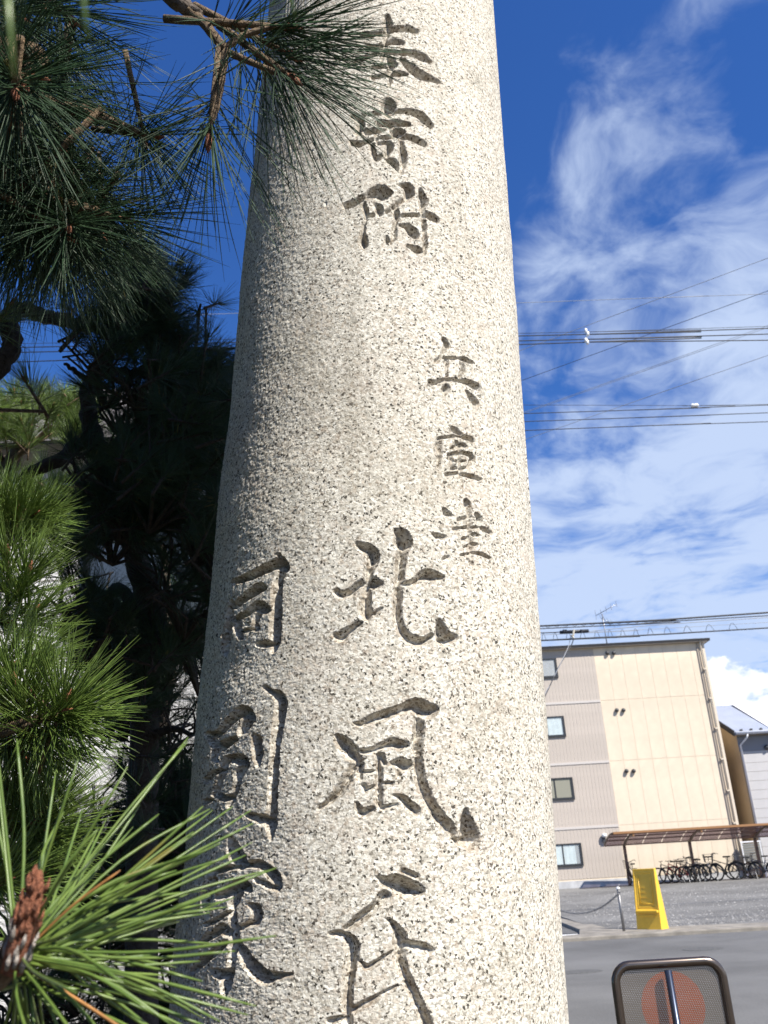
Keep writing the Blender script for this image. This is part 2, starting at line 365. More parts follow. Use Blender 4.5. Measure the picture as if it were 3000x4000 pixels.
C('wind', K_, 0.026, 17, [
 [(375,360,20),(430,370,54),(520,335,78),(620,300,88),(720,270,88),(800,240,95),(870,220,122),(920,240,150),(980,260,130),(1035,250,60)],
 [(905,330,76),(905,400,92),(895,500,88),(890,600,88),(900,700,88),(915,800,88),(940,880,88),(975,970,88),(1030,1060,94),(1090,1140,98),(1150,1200,92),(1185,1260,62),(1180,1300,20)],
 [(1290,1060,26),(1292,1130,80),(1310,1220,132),(1325,1300,182),(1332,1340,130)], [(1190,1290,40),(1250,1335,60)],
 [(245,470,50),(290,530,122),(340,580,132),(390,640,112),(400,690,80)],
 [(385,700,70),(335,800,84),(270,900,82),(200,980,62),(95,1052,30)],
 [(430,590,44),(490,590,50),(560,570,54),(620,545,68),(690,525,84),(750,540,92),(800,545,60)],
 [(430,700,60),(420,800,60)], [(440,762,32),(545,750,30)], [(455,870,50),(475,905,50),(545,872,30)],
 [(600,630,60),(625,690,44)], [(690,690,44),(755,690,100),(800,705,112),(850,700,70)], [(740,740,50),(740,790,54)],
 [(578,620,56),(580,760,66),(580,880,66),(578,990,62),(590,1045,40)], [(600,850,30),(690,845,28)], [(600,1050,44),(660,1035,36),(720,1020,28)],
 [(700,945,20),(770,970,62),(830,1030,82),(880,1075,72),(892,1100,30)], [(400,1010,20),(420,1060,62),(450,1090,82),(500,1070,62),(540,1050,30)]])
U_ = (1200, 3350, 2.074)
C('clan', U_, 0.026, 18, [
 [(575,165,40),(650,205,112),(730,220,172),(820,255,172),(895,270,115)], [(780,110,50),(880,150,56)],
 [(640,300,110),(560,390,86),(470,460,84),(390,520,74),(315,575,50)],
 [(190,620,40),(240,615,62),(310,640,84),(358,700,116),(364,770,118),(350,840,110),(340,920,104),(332,1000,100),(325,1080,98),(322,1160,98),(330,1250,92),(325,1345,84)],
 [(180,1325,60),(250,1312,62),(320,1300,80)], [(350,1260,62),(430,1200,62),(530,1150,50),(630,1090,40),(720,1040,20)],
 [(430,840,32),(480,890,50),(540,860,44),(620,810,38),(700,755,25)],
 [(660,500,30),(715,570,84),(750,640,108),(760,720,118),(750,820,100),(775,900,90),(805,980,90),(848,1070,90),(890,1160,90),(930,1250,90),(975,1350,90)],
 [(790,700,90),(850,712,84),(920,724,84),(975,742,76),(1015,752,36)]])
D_ = (650, 2100, 2.458)
C('same', D_, 0.034, 15, [
 [(640,425,30),(720,400,54),(820,360,68),(920,310,78),(1010,270,88),(1080,230,84),(1110,265,112),(1140,300,60)], [(1075,170,24),(1100,230,60)],
 [(1095,340,70),(1072,420,76),(1062,500,88),(1056,600,92),(1050,700,96),(1045,800,96),(1040,900,96),(1035,980,92),(1025,1060,60),(1015,1095,20)],
 [(870,1025,25),(940,1022,54),(1010,1012,64)],
 [(650,665,40),(700,620,58),(780,560,70),(850,510,74),(910,478,78),(940,482,40)],
 [(650,785,30),(720,755,44),(790,715,54),(850,665,66),(900,670,112),(960,690,60)], [(875,750,66),(850,810,42),(855,865,66)],
 [(680,790,62),(680,860,66),(695,920,52),(710,960,25)], [(720,905,22),(800,880,24),(850,870,30)],
 [(622,615,28),(615,700,50),(608,800,60),(585,900,66),(566,1000,66),(556,1080,50),(556,1115,20)]])
E_ = (650, 2650, 2.765)
C('separate', E_, 0.034, 16, [
 [(1060,95,34),(1140,150,44),(1200,185,92),(1238,240,104),(1238,320,114),(1222,420,106),(1206,520,96),(1192,620,90),(1180,720,84),(1180,820,78),(1170,920,80),(1160,1020,84),(1155,1120,84),(1150,1220,88),(1145,1320,88),(1140,1420,92),(1130,1520,124),(1122,1620,92),(1120,1740,20)],
 [(850,1460,30),(940,1495,66),(1030,1525,96),(1100,1530,104)],
 [(940,620,30),(978,670,88),(985,760,90),(988,850,82),(990,940,25)],
 [(450,610,50),(560,600,64),(640,520,80),(730,430,90),(810,355,95),(870,380,122),(895,430,112),(850,520,96),(800,600,25)],
 [(500,650,60),(560,750,84),(640,710,78),(740,660,52)], [(540,780,72),(530,850,50),(548,890,30)],
 [(650,860,44),(720,870,84),(800,880,112),(845,930,92),(790,1010,88),(770,1100,64),(740,1200,62),(700,1300,62),(670,1370,40)],
 [(640,900,62),(600,1040,54),(560,1150,54),(520,1260,60)], [(560,1260,54),(620,1290,64),(680,1290,54)],
 [(590,990,30),(520,1020,44),(440,1100,54)], [(420,1330,40),(480,1310,30)]])
G_ = (650, 3250, 2.765)
C('house', G_, 0.034, 17, [
 [(685,80,40),(715,180,116),(752,270,150),(785,340,124),(800,380,40)],
 [(480,440,72),(560,410,64),(680,385,48),(850,355,58),(950,345,84),(1040,375,84),(1110,430,104),(1165,490,108),(1190,570,94),(1200,618,30)], [(960,520,44),(1080,575,60),(1160,600,50)],
 [(480,520,80),(455,620,104),(425,720,104),(412,800,70),(410,850,20)],
 [(540,700,50),(620,672,84),(700,620,114),(790,570,130),(855,600,94),(890,640,40)], [(760,660,104),(720,740,90),(690,830,50)],
 [(695,800,54),(708,900,74),(718,1000,76),(730,1080,88),(730,1160,90),(718,1250,84),(712,1330,74),(698,1420,74),(680,1500,94),(640,1570,122),(632,1660,104),(620,1760,30)],
 [(480,1490,30),(540,1530,88),(610,1555,112)], [(890,790,30),(955,830,94),(970,900,104),(940,970,84),(860,1000,48),(790,1040,48)],
 [(690,850,30),(600,900,34),(500,970,44),(410,1005,25)], [(650,1090,80),(600,1030,64),(530,1090,74),(440,1140,64),(380,1200,40)], [(630,1200,54),(540,1280,64),(430,1370,74),(320,1470,64),(280,1520,30)],
 [(770,1180,54),(800,1260,84),(855,1350,114),(910,1440,134),(990,1520,154),(1075,1575,140),(1160,1560,90),(1250,1545,50),(1345,1535,12)]])

def grid_noise(h, w, cell):
    a = rng.standard_normal((h//cell+3, w//cell+3)); ys = np.arange(h)/cell; xs = np.arange(w)/cell
    y0 = ys.astype(int); x0 = xs.astype(int); fy = (ys-y0)[:, None]; fx = (xs-x0)[None]
    fy = fy*fy*(3-2*fy); fx = fx*fx*(3-2*fx)
    return (a[y0][:, x0]*(1-fy)*(1-fx)+a[y0+1][:, x0]*fy*(1-fx)+a[y0][:, x0+1]*(1-fy)*fx+a[y0+1][:, x0+1]*fy*fx)

def carved_pillar():
    NTH = 500
    th = np.concatenate([np.radians(np.linspace(-82, 84, NTH)), np.radians(np.linspace(84, 278, 14)[1:-1])])
    zz = np.linspace(1.30, 3.75, 4000); Pt = np.stack([X0+LX*(zz-EYE), np.full_like(zz, DH-0.27), zz], -1)
    vv = project(Pt)[1]
    zd = np.interp(np.linspace(4080, -80, 1250), vv[::-1][::-1] if vv[0] < vv[-1] else vv[::-1], zz[::-1] if vv[0] > vv[-1] else zz)
    zs = np.concatenate([np.linspace(0.0, zd[0]-0.05, 6), zd, np.linspace(zd[-1]+0.05, 4.25, 6)])
    H, Wd = len(zs), len(th)
    Z, T = np.meshgrid(zs, th, indexing='ij')
    R = R0+RB*(Z-EYE); CX = X0+LX*(Z-EYE)
    P = np.stack([CX+R*np.sin(T), DH-R*np.cos(T), Z], -1)
    u, v = project(P)
    front = (np.abs(T) < math.radians(82.5)) & (Z > 1.2) & (Z < 3.8)
    dep = np.zeros((H, Wd)); cid = np.zeros((H, Wd), int)
    mpp = ((P-np.array([0, 0, EYE])) @ -RMn[:, 2])/F
    jig = grid_noise(H, Wd, 5)*1.3+grid_noise(H, Wd, 2)*0.9                       # ragged chisel edges, pixels
    for k, (name, ((ox, oy, s), depth, bev, strokes)) in enumerate(CH.items(), 1):
        pts = np.array([q for st in strokes for q in st])
        bx0, bx1 = ox+(pts[:, 0].min()-90)/s, ox+(pts[:, 0].max()+90)/s; by0, by1 = oy+(pts[:, 1].min()-90)/s, oy+(pts[:, 1].max()+90)/s
        sel = np.where(front & (u > bx0) & (u < bx1) & (v > by0) & (v < by1))
        uu, ww = u[sel], v[sel]; best = np.full(len(uu), -99.0)
        for st in strokes:
            a = np.array([((x/s)+ox, (y/s)+oy, w/s/2) for x, y, w in st])
            # smooth the centreline
            q = np.array([list(p) for p in smooth_line([Vector(r) for r in a], 4)])
            for i in range(len(q)-1):
                p0, p1 = q[i], q[i+1]; d = p1[:2]-p0[:2]; L = max(d@d, 1e-6)
                t = np.clip(((uu-p0[0])*d[0]+(ww-p0[1])*d[1])/L, 0, 1)
                dist = np.hypot(uu-p0[0]-t*d[0], ww-p0[1]-t*d[1])
                best = np.maximum(best, p0[2]+t*(p1[2]-p0[2])-dist)
        e = best+jig[sel]
        small = depth < 0.015; lcol = depth > 0.03
        em = np.clip(e+(2.0 if small else 5.0 if lcol else 2.0), 0, None)*mpp[sel]*(1.0+0.55*np.abs(np.sin(T[sel])))
        dd = depth*np.tanh((1.6 if small else 2.2 if lcol else 1.75)*em/depth)
        m = dd > dep[sel]
        idx = (sel[0][m], sel[1][m]); dep[idx] = dd[m]; cid[idx] = k
    dep = np.where(dep > 0.003, dep*(1+0.10*grid_noise(H, Wd, 6))+grid_noise(H, Wd, 3)*0.0007, dep)      # chisel marks
    # dressed-stone roughness, coarser where the left side is weathered
    left = np.clip((-T-0.15)/0.9, 0, 1)
    rough = grid_noise(H, Wd, 1)*0.00022+grid_noise(H, Wd, 2)*0.00022+grid_noise(H, Wd, 5)*0.00018+grid_noise(H, Wd, 40)*0.0006
    pits = np.clip(grid_noise(H, Wd, 3)-1.45, 0, 1.2)*0.0022
    rough = rough*(0.65+1.0*left) - pits*(0.35+1.2*left)
    wob = grid_noise(H, Wd, 120)*0.0012
    R2 = R - dep + np.where(front, rough, 0)+np.where(front, wob, 0)
    edge = np.minimum(np.arange(Wd), Wd-1-np.arange(Wd))
    P = np.stack([CX+R2*np.sin(T), DH-R2*np.cos(T), Z], -1)-np.array([X0-LX*EYE, DH, 0])
    ii, jj = np.meshgrid(np.arange(H-1), np.arange(Wd), indexing='ij'); j2 = (jj+1) % Wd
    quads = np.stack([ii*Wd+jj, ii*Wd+j2, (ii+1)*Wd+j2, (ii+1)*Wd+jj], -1).reshape(-1, 4)
    fc = np.max(np.stack([cid.reshape(-1)[quads[:, k]] for k in range(4)]), 0)
    V = P.reshape(-1, 3)
    objs = []
    for k, name in enumerate(['']+list(CH)):
        q = quads[fc == k]
        used, inv = np.unique(q, return_inverse=True); inv = inv.reshape(-1, 4)
        me = bpy.data.meshes.new('pillar' if k == 0 else 'carved_character')
        me.vertices.add(len(used)); me.vertices.foreach_set('co', V[used].astype(np.float32).ravel())
        me.loops.add(inv.size); me.loops.foreach_set('vertex_index', inv.astype(np.int32).ravel())
        me.polygons.add(len(inv)); me.polygons.foreach_set('loop_start', np.arange(0, inv.size, 4, dtype=np.int32))
        me.polygons.foreach_set('loop_total', np.full(len(inv), 4, np.int32))
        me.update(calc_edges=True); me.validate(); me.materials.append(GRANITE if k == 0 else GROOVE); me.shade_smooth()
        objs.append(bpy.data.objects.new('pillar' if k == 0 else 'carved_character', me)); col.objects.link(objs[-1])
    objs[0].parent = gate
    for o, lab in zip(objs[1:], ['奉', '寄', '附', '兵', '庫', '津', '北', '風', '氏', '同', '別', '家']):
        o.parent = objs[0]; o['label'] = 'carved character '+lab+' cut deep into the stone'
    return objs[0]
carved_pillar()
# the gate's parts above and beside the picture (they throw the shade on the pine behind)
GI = gate_inv
SP = 4.6
MB().lathe([(0.36, 0.0), (0.36, 0.18), (0.33, 0.24), (0.30, 0.27)], 40).build('base_stone', GRANITE, gate, True)
pr = MB().lathe([(R0+RB*(z-EYE), z) for z in (0, 1, 2, 3, 4.25)], 48)
pr.v = [(SP-(x+LX*z), y, z) for x, y, z in pr.v]; pr.build('pillar', GRANITE, gate, True)
MB().box(-0.75, SP+0.75, -0.13, 0.13, 3.72, 4.02).build('tie_beam', GRANITE, gate, bevel=0.015)
MB().box(SP/2-0.17, SP/2+0.17, -0.1, 0.1, 4.02, 4.25).build('strut', GRANITE, gate, bevel=0.01)
MB().box(-1.25, SP+1.25, -0.24, 0.24, 4.25, 4.53).build('lintel', GRANITE, gate, bevel=0.02)
MB().prism([(-1.5, 4.60), (-0.6, 4.53), (SP+0.6, 4.53), (SP+1.5, 4.60), (SP+1.62, 4.98), (SP+0.6, 4.86), (-0.6, 4.86), (-1.62, 4.98)], 'y', -0.33, 0.33).build('top_lintel', GRANITE, gate, bevel=0.02)

# ------------------------------------------------------------------ pines
def needle_pts(r, L, ang, phi, base, droop, seg):
    d = Vector((math.sin(ang)*math.cos(phi), math.sin(ang)*math.sin(phi), math.cos(ang)))
    bend = Vector((r.uniform(-1, 1), r.uniform(-1, 1), r.uniform(-1, 1)))*0.10*L
    return [base+d*(L*t)+bend*(t*t)+Vector((0, 0, 1))*(droop*L*t*t) for t in [i/seg for i in range(seg+1)]]
def tuft_mesh(seed, n=110, L=(0.09, 0.13), rad=0.00062, stem=0.07, spread=(18, 78), seg=3, sides=3, m=NEEDLE):
    r = random.Random(seed); mb = MB()
    for i in range(n//2):
        s = r.random()**0.7; ang = math.radians(spread[1]-(spread[1]-spread[0])*s+r.uniform(-9, 9)); phi = r.uniform(0, 2*PI)
        base = Vector((0, 0, -stem*(1-s))); l = r.uniform(*L)
        for q in (0, 1):                                                   # needles grow in pairs
            pts = needle_pts(r, l*r.uniform(0.94, 1.05), ang+r.uniform(-0.05, 0.05), phi+r.uniform(-0.07, 0.07), base, 0.0, seg)
            k = len(pts); mb.tube(pts, [rad*(0.8 if j == 0 else 1.0 if j < k-1 else 0.25) for j in range(k)], sides, cap=False)
    b0 = len(mb.f)
    mb.tube([(0, 0, -stem*1.6), (0, 0, -stem*0.6), (0, 0, 0.004)], [0.0042, 0.0038, 0.0028], 6)
    nb = len(mb.f); 
    mb.tube([(0, 0, 0.003), (0, 0, 0.009), (0, 0, 0.018), (0, 0, 0.026)], [0.0032, 0.0046, 0.0035, 0.0006], 6)
    me = mb.mesh('needle_tuft', m, True); me.materials.append(BARK_SHADE if seg == 2 else TWIG); me.materials.append(BARK_SHADE if seg == 2 else BUD)
    for i in range(b0, nb): me.polygons[i].material_index = 1
    for i in range(nb, len(mb.f)): me.polygons[i].material_index = 2
    return me
TUFT_NEAR = [tuft_mesh(i, 96, (0.12, 0.155), 0.00056, 0.075, seg=4, m=NEEDLE_SHADE) for i in range(4)]
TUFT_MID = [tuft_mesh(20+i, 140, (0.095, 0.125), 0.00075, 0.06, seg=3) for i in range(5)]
TUFT_BG = [tuft_mesh(40+i, 130, (0.08, 0.115), 0.0006, 0.06, spread=(12, 85), seg=2, m=NEEDLE_SHADE) for i in range(6)]
def spray_mesh(seed, m, k=9, n=84):
    r = random.Random(seed); v = []; f = []; mi = []
    src = [tuft_mesh(500+seed*7+i, n, (0.08, 0.115), 0.00068, 0.06, spread=(12, 85), seg=2, m=m) for i in range(3)]
    for i in range(k):
        d = Vector((r.gauss(0, .5), r.gauss(0, .5), r.uniform(0.2, 1))).normalized(); p = Vector((r.uniform(-.17, .17), r.uniform(-.17, .17), r.uniform(-.08, .16)))
        M = Matrix.Translation(p) @ d.to_track_quat('Z', 'Y').to_matrix().to_4x4(); me = r.choice(src); b = len(v)
        v += [tuple(M @ q.co) for q in me.vertices]; f += [tuple(b+w for w in q.vertices) for q in me.polygons]; mi += [q.material_index for q in me.polygons]
        t = MB().tube([(0, 0, -.15), p*0.5+Vector((0, 0, -.08)), p-d*0.08], [0.006, 0.005, 0.004], 5); b = len(v)
        v += t.v; f += [tuple(b+w for w in q) for q in t.f]; mi += [1]*len(t.f)
    me = bpy.data.meshes.new('needle_spray'); me.from_pydata(v, [], f); me.update()
    for q in (m, BARK_SHADE if m is NEEDLE_SHADE else TWIG, BARK_SHADE if m is NEEDLE_SHADE else BUD): me.materials.append(q)
    me.polygons.foreach_set('material_index', mi); me.shade_smooth(); return me
SPRAY_D = [spray_mesh(i, NEEDLE_SHADE) for i in range(3)]; SPRAY_L = [spray_mesh(5+i, NEEDLE) for i in range(3)]
def place_tuft(meshes, p, d, parent, scale=1.0, origin=None):
    d = Vector(d).normalized(); q = d.to_track_quat('Z', 'Y').to_matrix() @ Matrix.Rotation(random.uniform(0, 2*PI), 3, 'Z')
    M = Matrix.Translation(Vector(p)-Vector(parent.location)) @ q.to_4x4() @ Matrix.Scale(scale, 4)
    me = random.choice(meshes); return inst(me.name.split('.')[0], me, parent, M)
def limb(parent, pts, r0, r1, name='branch', m=BARK, n=8, wob=0.0, k=6):
    pl = smooth_line(pts, k); loc = Vector(parent.location); c = len(pl)
    pl = [p-loc+Vector((random.uniform(-1, 1), random.uniform(-1, 1), random.uniform(-1, 1)))*wob for p in pl]
    rr = [(r0+(r1-r0)*i/(c-1))*random.uniform(0.92, 1.1) for i in range(c)]
    return MB().tube(pl, rr, n).build(name, m, parent, True)

# pine A: overhanging branches, trunk out of the picture to the left
pa = tag(empty('pine_tree', (-1.75, 0.75, 0)), 'overhanging pine branches with long dark needles brushing the carved pillar', 'pine tree', 'pines beside the pillar')
limb(pa, [(-1.75, 0.75, -0.05), (-1.7, 0.8, 1.2), (-1.85, 0.7, 2.4), (-1.7, 0.75, 3.6), (-1.6, 0.8, 4.4)], 0.12, 0.07, 'trunk', wob=0.012)
Y1 = 0.64
limb(pa, [(-1.75, 0.72, 3.0), (-1.1, 0.6, 3.35), at(520, -420, Y1), at(650, -60, Y1), at(770, 60, Y1)], 0.03, 0.0062, wob=0.002)
limb(pa, [at(640, -80, Y1), at(720, 20, Y1), at(800, 95, Y1), at(880, 195, Y1)], 0.0066, 0.0045, 'twig', TWIG, wob=0.0006)
limb(pa, [at(878, 190, Y1), at(950, 140, Y1), at(1060, 105, Y1)], 0.0038, 0.003, 'twig', TWIG)
limb(pa, [at(880, 200, Y1), at(960, 235, Y1), at(1080, 285, Y1)], 0.0038, 0.003, 'twig', TWIG)
limb(pa, [at(882, 195, Y1), at(868, 300, Y1), at(850, 400, Y1), at(825, 480, Y1)], 0.0038, 0.003, 'twig', TWIG)
limb(pa, [(-1.75, 0.74, 2.5), at(-300, 200, 0.7), at(100, 380, 0.7), at(340, 440, 0.7), at(560, 525, 0.7)], 0.022, 0.003, 'branch', TWIG, wob=0.001)
limb(pa, [(-1.75, 0.74, 2.3), at(-300, 700, 0.72), at(200, 790, 0.72), at(440, 845, 0.72)], 0.02, 0.003, 'branch', TWIG, wob=0.001)
def A_t(u, v, u2, v2, y, dy=0.0, s=1.0, ms=TUFT_NEAR): place_tuft(ms, at(u, v, y), at(u2, v2, y+dy)-at(u, v, y), pa, s)
A_t(1090, 105, 1300, 120, Y1); A_t(1120, 290, 1300, 420, Y1, -0.01); A_t(1105, 200, 1280, 290, Y1+0.02, 0, 1.0)
A_t(820, 520, 800, 700, Y1, 0.0, 0.95); A_t(590, 530, 720, 545, 0.70, -0.02, 0.85); A_t(560, 520, 600, 700, 0.72, 0.02, 0.75)
A_t(90, 330, 190, 480, 0.62, -0.05); A_t(110, 300, 300, 330, 0.66, 0); A_t(60, 350, 80, 560, 0.6, -0.04)
A_t(455, 850, 650, 900, 0.72, 0, 0.85); A_t(215, 860, 120, 960, 0.74, -0.06, 0.9); A_t(330, 810, 420, 1000, 0.74, 0, 0.9); A_t(110, 800, 60, 980, 0.72, -0.05, 0.95)
A_t(260, 60, 420, 200, 0.70); A_t(40, 60, 200, 120, 0.66); A_t(20, 640, 200, 760, 0.7)
A_t(250, 560, 330, 760, 0.74, 0, 0.9); A_t(120, 560, 260, 700, 0.7, 0.02)
for k in range(26):                                                          # dense dark side of the crown
    u, v = random.uniform(-80, 330), random.uniform(-60, 900)
    A_t(u, v, u+random.uniform(-120, 220), v+random.uniform(60, 260), random.uniform(0.66, 0.95), random.uniform(-.05, .05), random.uniform(0.8, 1.0))
for k in range(9):
    u, v = random.uniform(60, 430), random.uniform(820, 960)
    A_t(u, v, u+random.uniform(-80, 120), v+random.uniform(150, 300), random.uniform(0.75, 0.95), 0, 0.9)
for k in range(34):                                                          # crown above the picture
    p = Vector((random.uniform(-0.60, 0.10), random.uniform(-0.15, 0.42), random.uniform(2.95, 3.65)))
    if p.y > 0.1 and (p.z-EYE)/p.y < 2.1: p.z = EYE+p.y*2.1+0.2
    place_tuft(TUFT_NEAR, p, Vector((random.uniform(-.4, .8), random.uniform(-.5, .5), random.uniform(-.6, .6))), pa)
    limb(pa, [(-1.68, 0.76, 3.4+random.uniform(-.3, .6)), (p+Vector((-1.68, .76, 3.6)))*0.5+Vector((0, 0, .3)), p], 0.008, 0.003, 'twig', TWIG, 5, k=3)
for k in range(9):
    place_tuft(SPRAY_D, (random.uniform(-0.6, 0.02), random.uniform(-0.25, 0.25), random.uniform(3.1, 3.8)), (random.gauss(.3, .4), random.gauss(0, .4), random.gauss(.3, .4)), pa, 1.0)
# a tuft hanging very close to the lens
near_a = empty('needle_tuft'); near_a.parent = pa
for (u0, v0, u1, v1, y) in ((20, -260, 55, 300, 0.115), (300, -260, 345, 150, 0.125), (360, -300, 325, 100, 0.125), (1105, -200, 1150, 60, 0.2)):
    nt = MB(); nt.tube([at(u0, v0, y)-pa.location, at((u0+u1)/2-6, (v0+v1)/2, y)-pa.location, at(u1, v1, y)-pa.location], [0.0007, 0.0007, 0.0003], 5); nt.build('needle', NEEDLE, near_a, True)


# pine B: sunlit low branches at the left, one shoot close to the lens
pb = tag(empty('pine_tree', (-1.35, 1.45, 0)), 'sunlit young pine with bright green needles and a reddish bud in front of the pillar', 'pine tree', 'pines beside the pillar')
limb(pb, [(-1.35, 1.45, -0.05), (-1.3, 1.42, 0.7), (-1.42, 1.4, 1.4), (-1.3, 1.5, 2.2)], 0.07, 0.03, 'trunk', wob=0.006)
YN = 0.5
limb(pb, [(-1.35, 1.4, 0.9), (-0.8, 0.9, 1.2), at(-420, 4000, 0.52), at(-120, 3840, YN), at(30, 3760, YN), at(85, 3640, YN)], 0.02, 0.0055, 'branch', TWIG, wob=0.001)
bud = MB(); b0, b1 = at(45, 3800, YN-0.01)-pb.location, at(160, 3400, YN-0.02)-pb.location
bud.tube([b0, b0.lerp(b1, .25), b0.lerp(b1, .6), b0.lerp(b1, .85), b1], [0.0055, 0.0062, 0.0055, 0.004, 0.0008], 9)
budo = bud.build('bud', BUD, pb, True)
for k in range(60):                                                          # bud scales
    t = random.uniform(0.05, 0.95); a = random.uniform(0, 2*PI); ax = (b1-b0).normalized(); e1 = ax.cross(Vector((0, 1, 0))).normalized(); e2 = ax.cross(e1)
    rr = np.interp(t, [0, .25, .6, .85, 1], [.0055, .0062, .0055, .004, .0008]); c = b0.lerp(b1, t)+(e1*math.cos(a)+e2*math.sin(a))*rr
    sc = MB().tube([c-ax*0.002, c+ax*0.002+(e1*math.cos(a)+e2*math.sin(a))*0.0011, c+ax*0.006+(e1*math.cos(a)+e2*math.sin(a))*0.0012], [0.0012, 0.0013, 0.0002], 4)
    sc.build('bud_scale', BUD if t > 0.42 else RESIN, budo, True)
near = empty('needle_tuft', (0, 0, 0)); near.parent = pb
# needles of the near shoot, traced: base pixel, tip pixel, depth at base and tip
NN = [(120,3560,735,2880,.50,.58),(150,3600,735,2895,.49,.56),(200,3480,380,3240,.50,.5),(150,3660,545,3145,.5,.55),(160,3660,620,3180,.5,.54),(180,3690,820,3160,.49,.56),(200,3700,830,3165,.5,.6),
 (220,3720,910,3150,.48,.56),(240,3710,980,3165,.5,.58),(200,3740,990,3215,.47,.55),(260,3730,985,3290,.49,.6),(230,3760,960,3340,.5,.55),(220,3730,900,3345,.48,.52),(150,3770,1080,3390,.46,.55),(200,3780,1040,3400,.5,.56),
 (180,3690,690,3400,.5,.52),(140,3700,470,3400,.5,.49),(60,3640,65,2885,.5,.52),(40,3650,-15,2905,.5,.5),(90,3600,250,3170,.49,.56),(250,3800,780,3535,.48,.55),(230,3760,820,3565,.49,.54),
 (300,3700,1080,3655,.46,.5),(310,3690,920,3715,.48,.52),(160,3750,780,3755,.5,.54),(200,3830,600,3730,.5,.52),(150,3850,650,3810,.5,.55),(60,3720,480,3840,.45,.44),(70,3730,1000,3930,.44,.5),(60,3760,860,3990,.45,.5),
 (60,3800,970,3965,.46,.53),(50,3820,680,4010,.46,.5),(40,3840,540,4060,.45,.48),(30,3830,400,4040,.45,.46),(60,3850,300,4060,.44,.44),(80,3760,300,3880,.4,.36),(100,3780,640,3900,.42,.42),
 (20,3700,120,4080,.46,.44),(140,3640,420,3560,.48,.44),(110,3650,300,3330,.47,.45),(230,3740,760,3480,.5,.6),(250,3760,700,3600,.5,.6),(170,3650,640,3370,.48,.53),(120,3620,520,3230,.5,.6),(260,3700,880,3520,.52,.62),(300,3830,600,3960,.46,.48)]
DEAD = mat('dead_needle', (0.36, 0.17, 0.05), 0.6, var=0.3, vscale=60)
for (u0, v0, u1, v1, y0, y1) in NN:
    a = at(80+(u0-80)*0.35, 3720+(v0-3720)*0.35, YN); b = at(u1, v1, y1)
    mid = a.lerp(b, 0.5)+Vector((random.uniform(-.005, .005), 0, random.uniform(-.004, .008)))
    pts = smooth_line([a, mid, b], 4); k = len(pts); r_ = random.uniform(0.0007, 0.00095)
    MB().tube([p-pb.location for p in pts], [r_*(0.8+0.2*min(1, 4*i/k)) if i < k-1 else r_*0.35 for i in range(k)], 5).build('needle', DEAD if (u1, v1) in ((470, 3400), (540, 4060)) else NEEDLE, near, True)
for k in range(46):
    a = at(random.uniform(40, 130), random.uniform(3600, 3860), YN+0.02); d = Vector((random.uniform(-.3, 1), random.uniform(-.3, 1.0), random.uniform(-.75, .75))).normalized()
    b = a+d*random.uniform(0.10, 0.13); pts = smooth_line([a, a.lerp(b, .5)+Vector((0, 0, random.uniform(-.004, .005))), b], 3); kk = len(pts)
    MB().tube([p-pb.location for p in pts], [0.0009 if i < kk-1 else 0.0003 for i in range(kk)], 4).build('needle', NEEDLE, near, True)
near.location = (0, 0, 0)
def B_t(u, v, u2, v2, y, dy=0.0, s=1.0): place_tuft(TUFT_MID, at(u, v, y), at(u2, v2, y+dy)-at(u, v, y), pb, s)
limb(pb, [(-1.35, 1.45, 1.3), at(-300, 2900, 1.25), at(0, 2850, 1.2), at(240, 2770, 1.15)], 0.014, 0.004, 'branch', TWIG, wob=0.002)
limb(pb, [(-1.35, 1.45, 1.1), at(-250, 3350, 1.3), at(80, 3250, 1.3), at(200, 3100, 1.3)], 0.014, 0.004, 'branch', TWIG, wob=0.002)
limb(pb, [(-1.32, 1.45, 1.8), at(-200, 2200, 1.7), at(40, 2080, 1.7), at(100, 1990, 1.7)], 0.016, 0.004, 'branch', TWIG, wob=0.002)
for a in [(250,2760,330,2560,1.15),(230,2790,420,2720,1.15),(270,2800,420,2880,1.16),(60,2690,40,2520,1.2),(120,2740,150,2600,1.2),(150,2880,280,2980,1.2),(30,2850,60,3000,1.25),(90,2950,200,3050,1.25),(40,2600,150,2560,1.25),
          (110,2240,150,2100,1.5),(60,2330,120,2250,1.5),(30,2180,30,2020,1.5),(130,2400,180,2320,1.5),(20,2430,120,2420,1.5),(130,2560,200,2480,1.45),
          (70,2000,60,1860,1.7),(130,2010,240,1960,1.7),(30,2060,-20,1900,1.7),(110,2080,230,2090,1.7),(170,2000,200,1900,1.75),(0,1960,-30,1840,1.7),(20,2000,90,1900,1.7),
          (200,3130,240,3000,1.3),(120,3180,60,3050,1.3),(160,3240,280,3260,1.3),(40,3200,150,3180,1.3),(60,3330,180,3320,1.3),(20,3100,40,2980,1.3),(130,3400,260,3430,1.3),(10,3450,120,3400,1.2)]: B_t(*a, dy=-0.03)

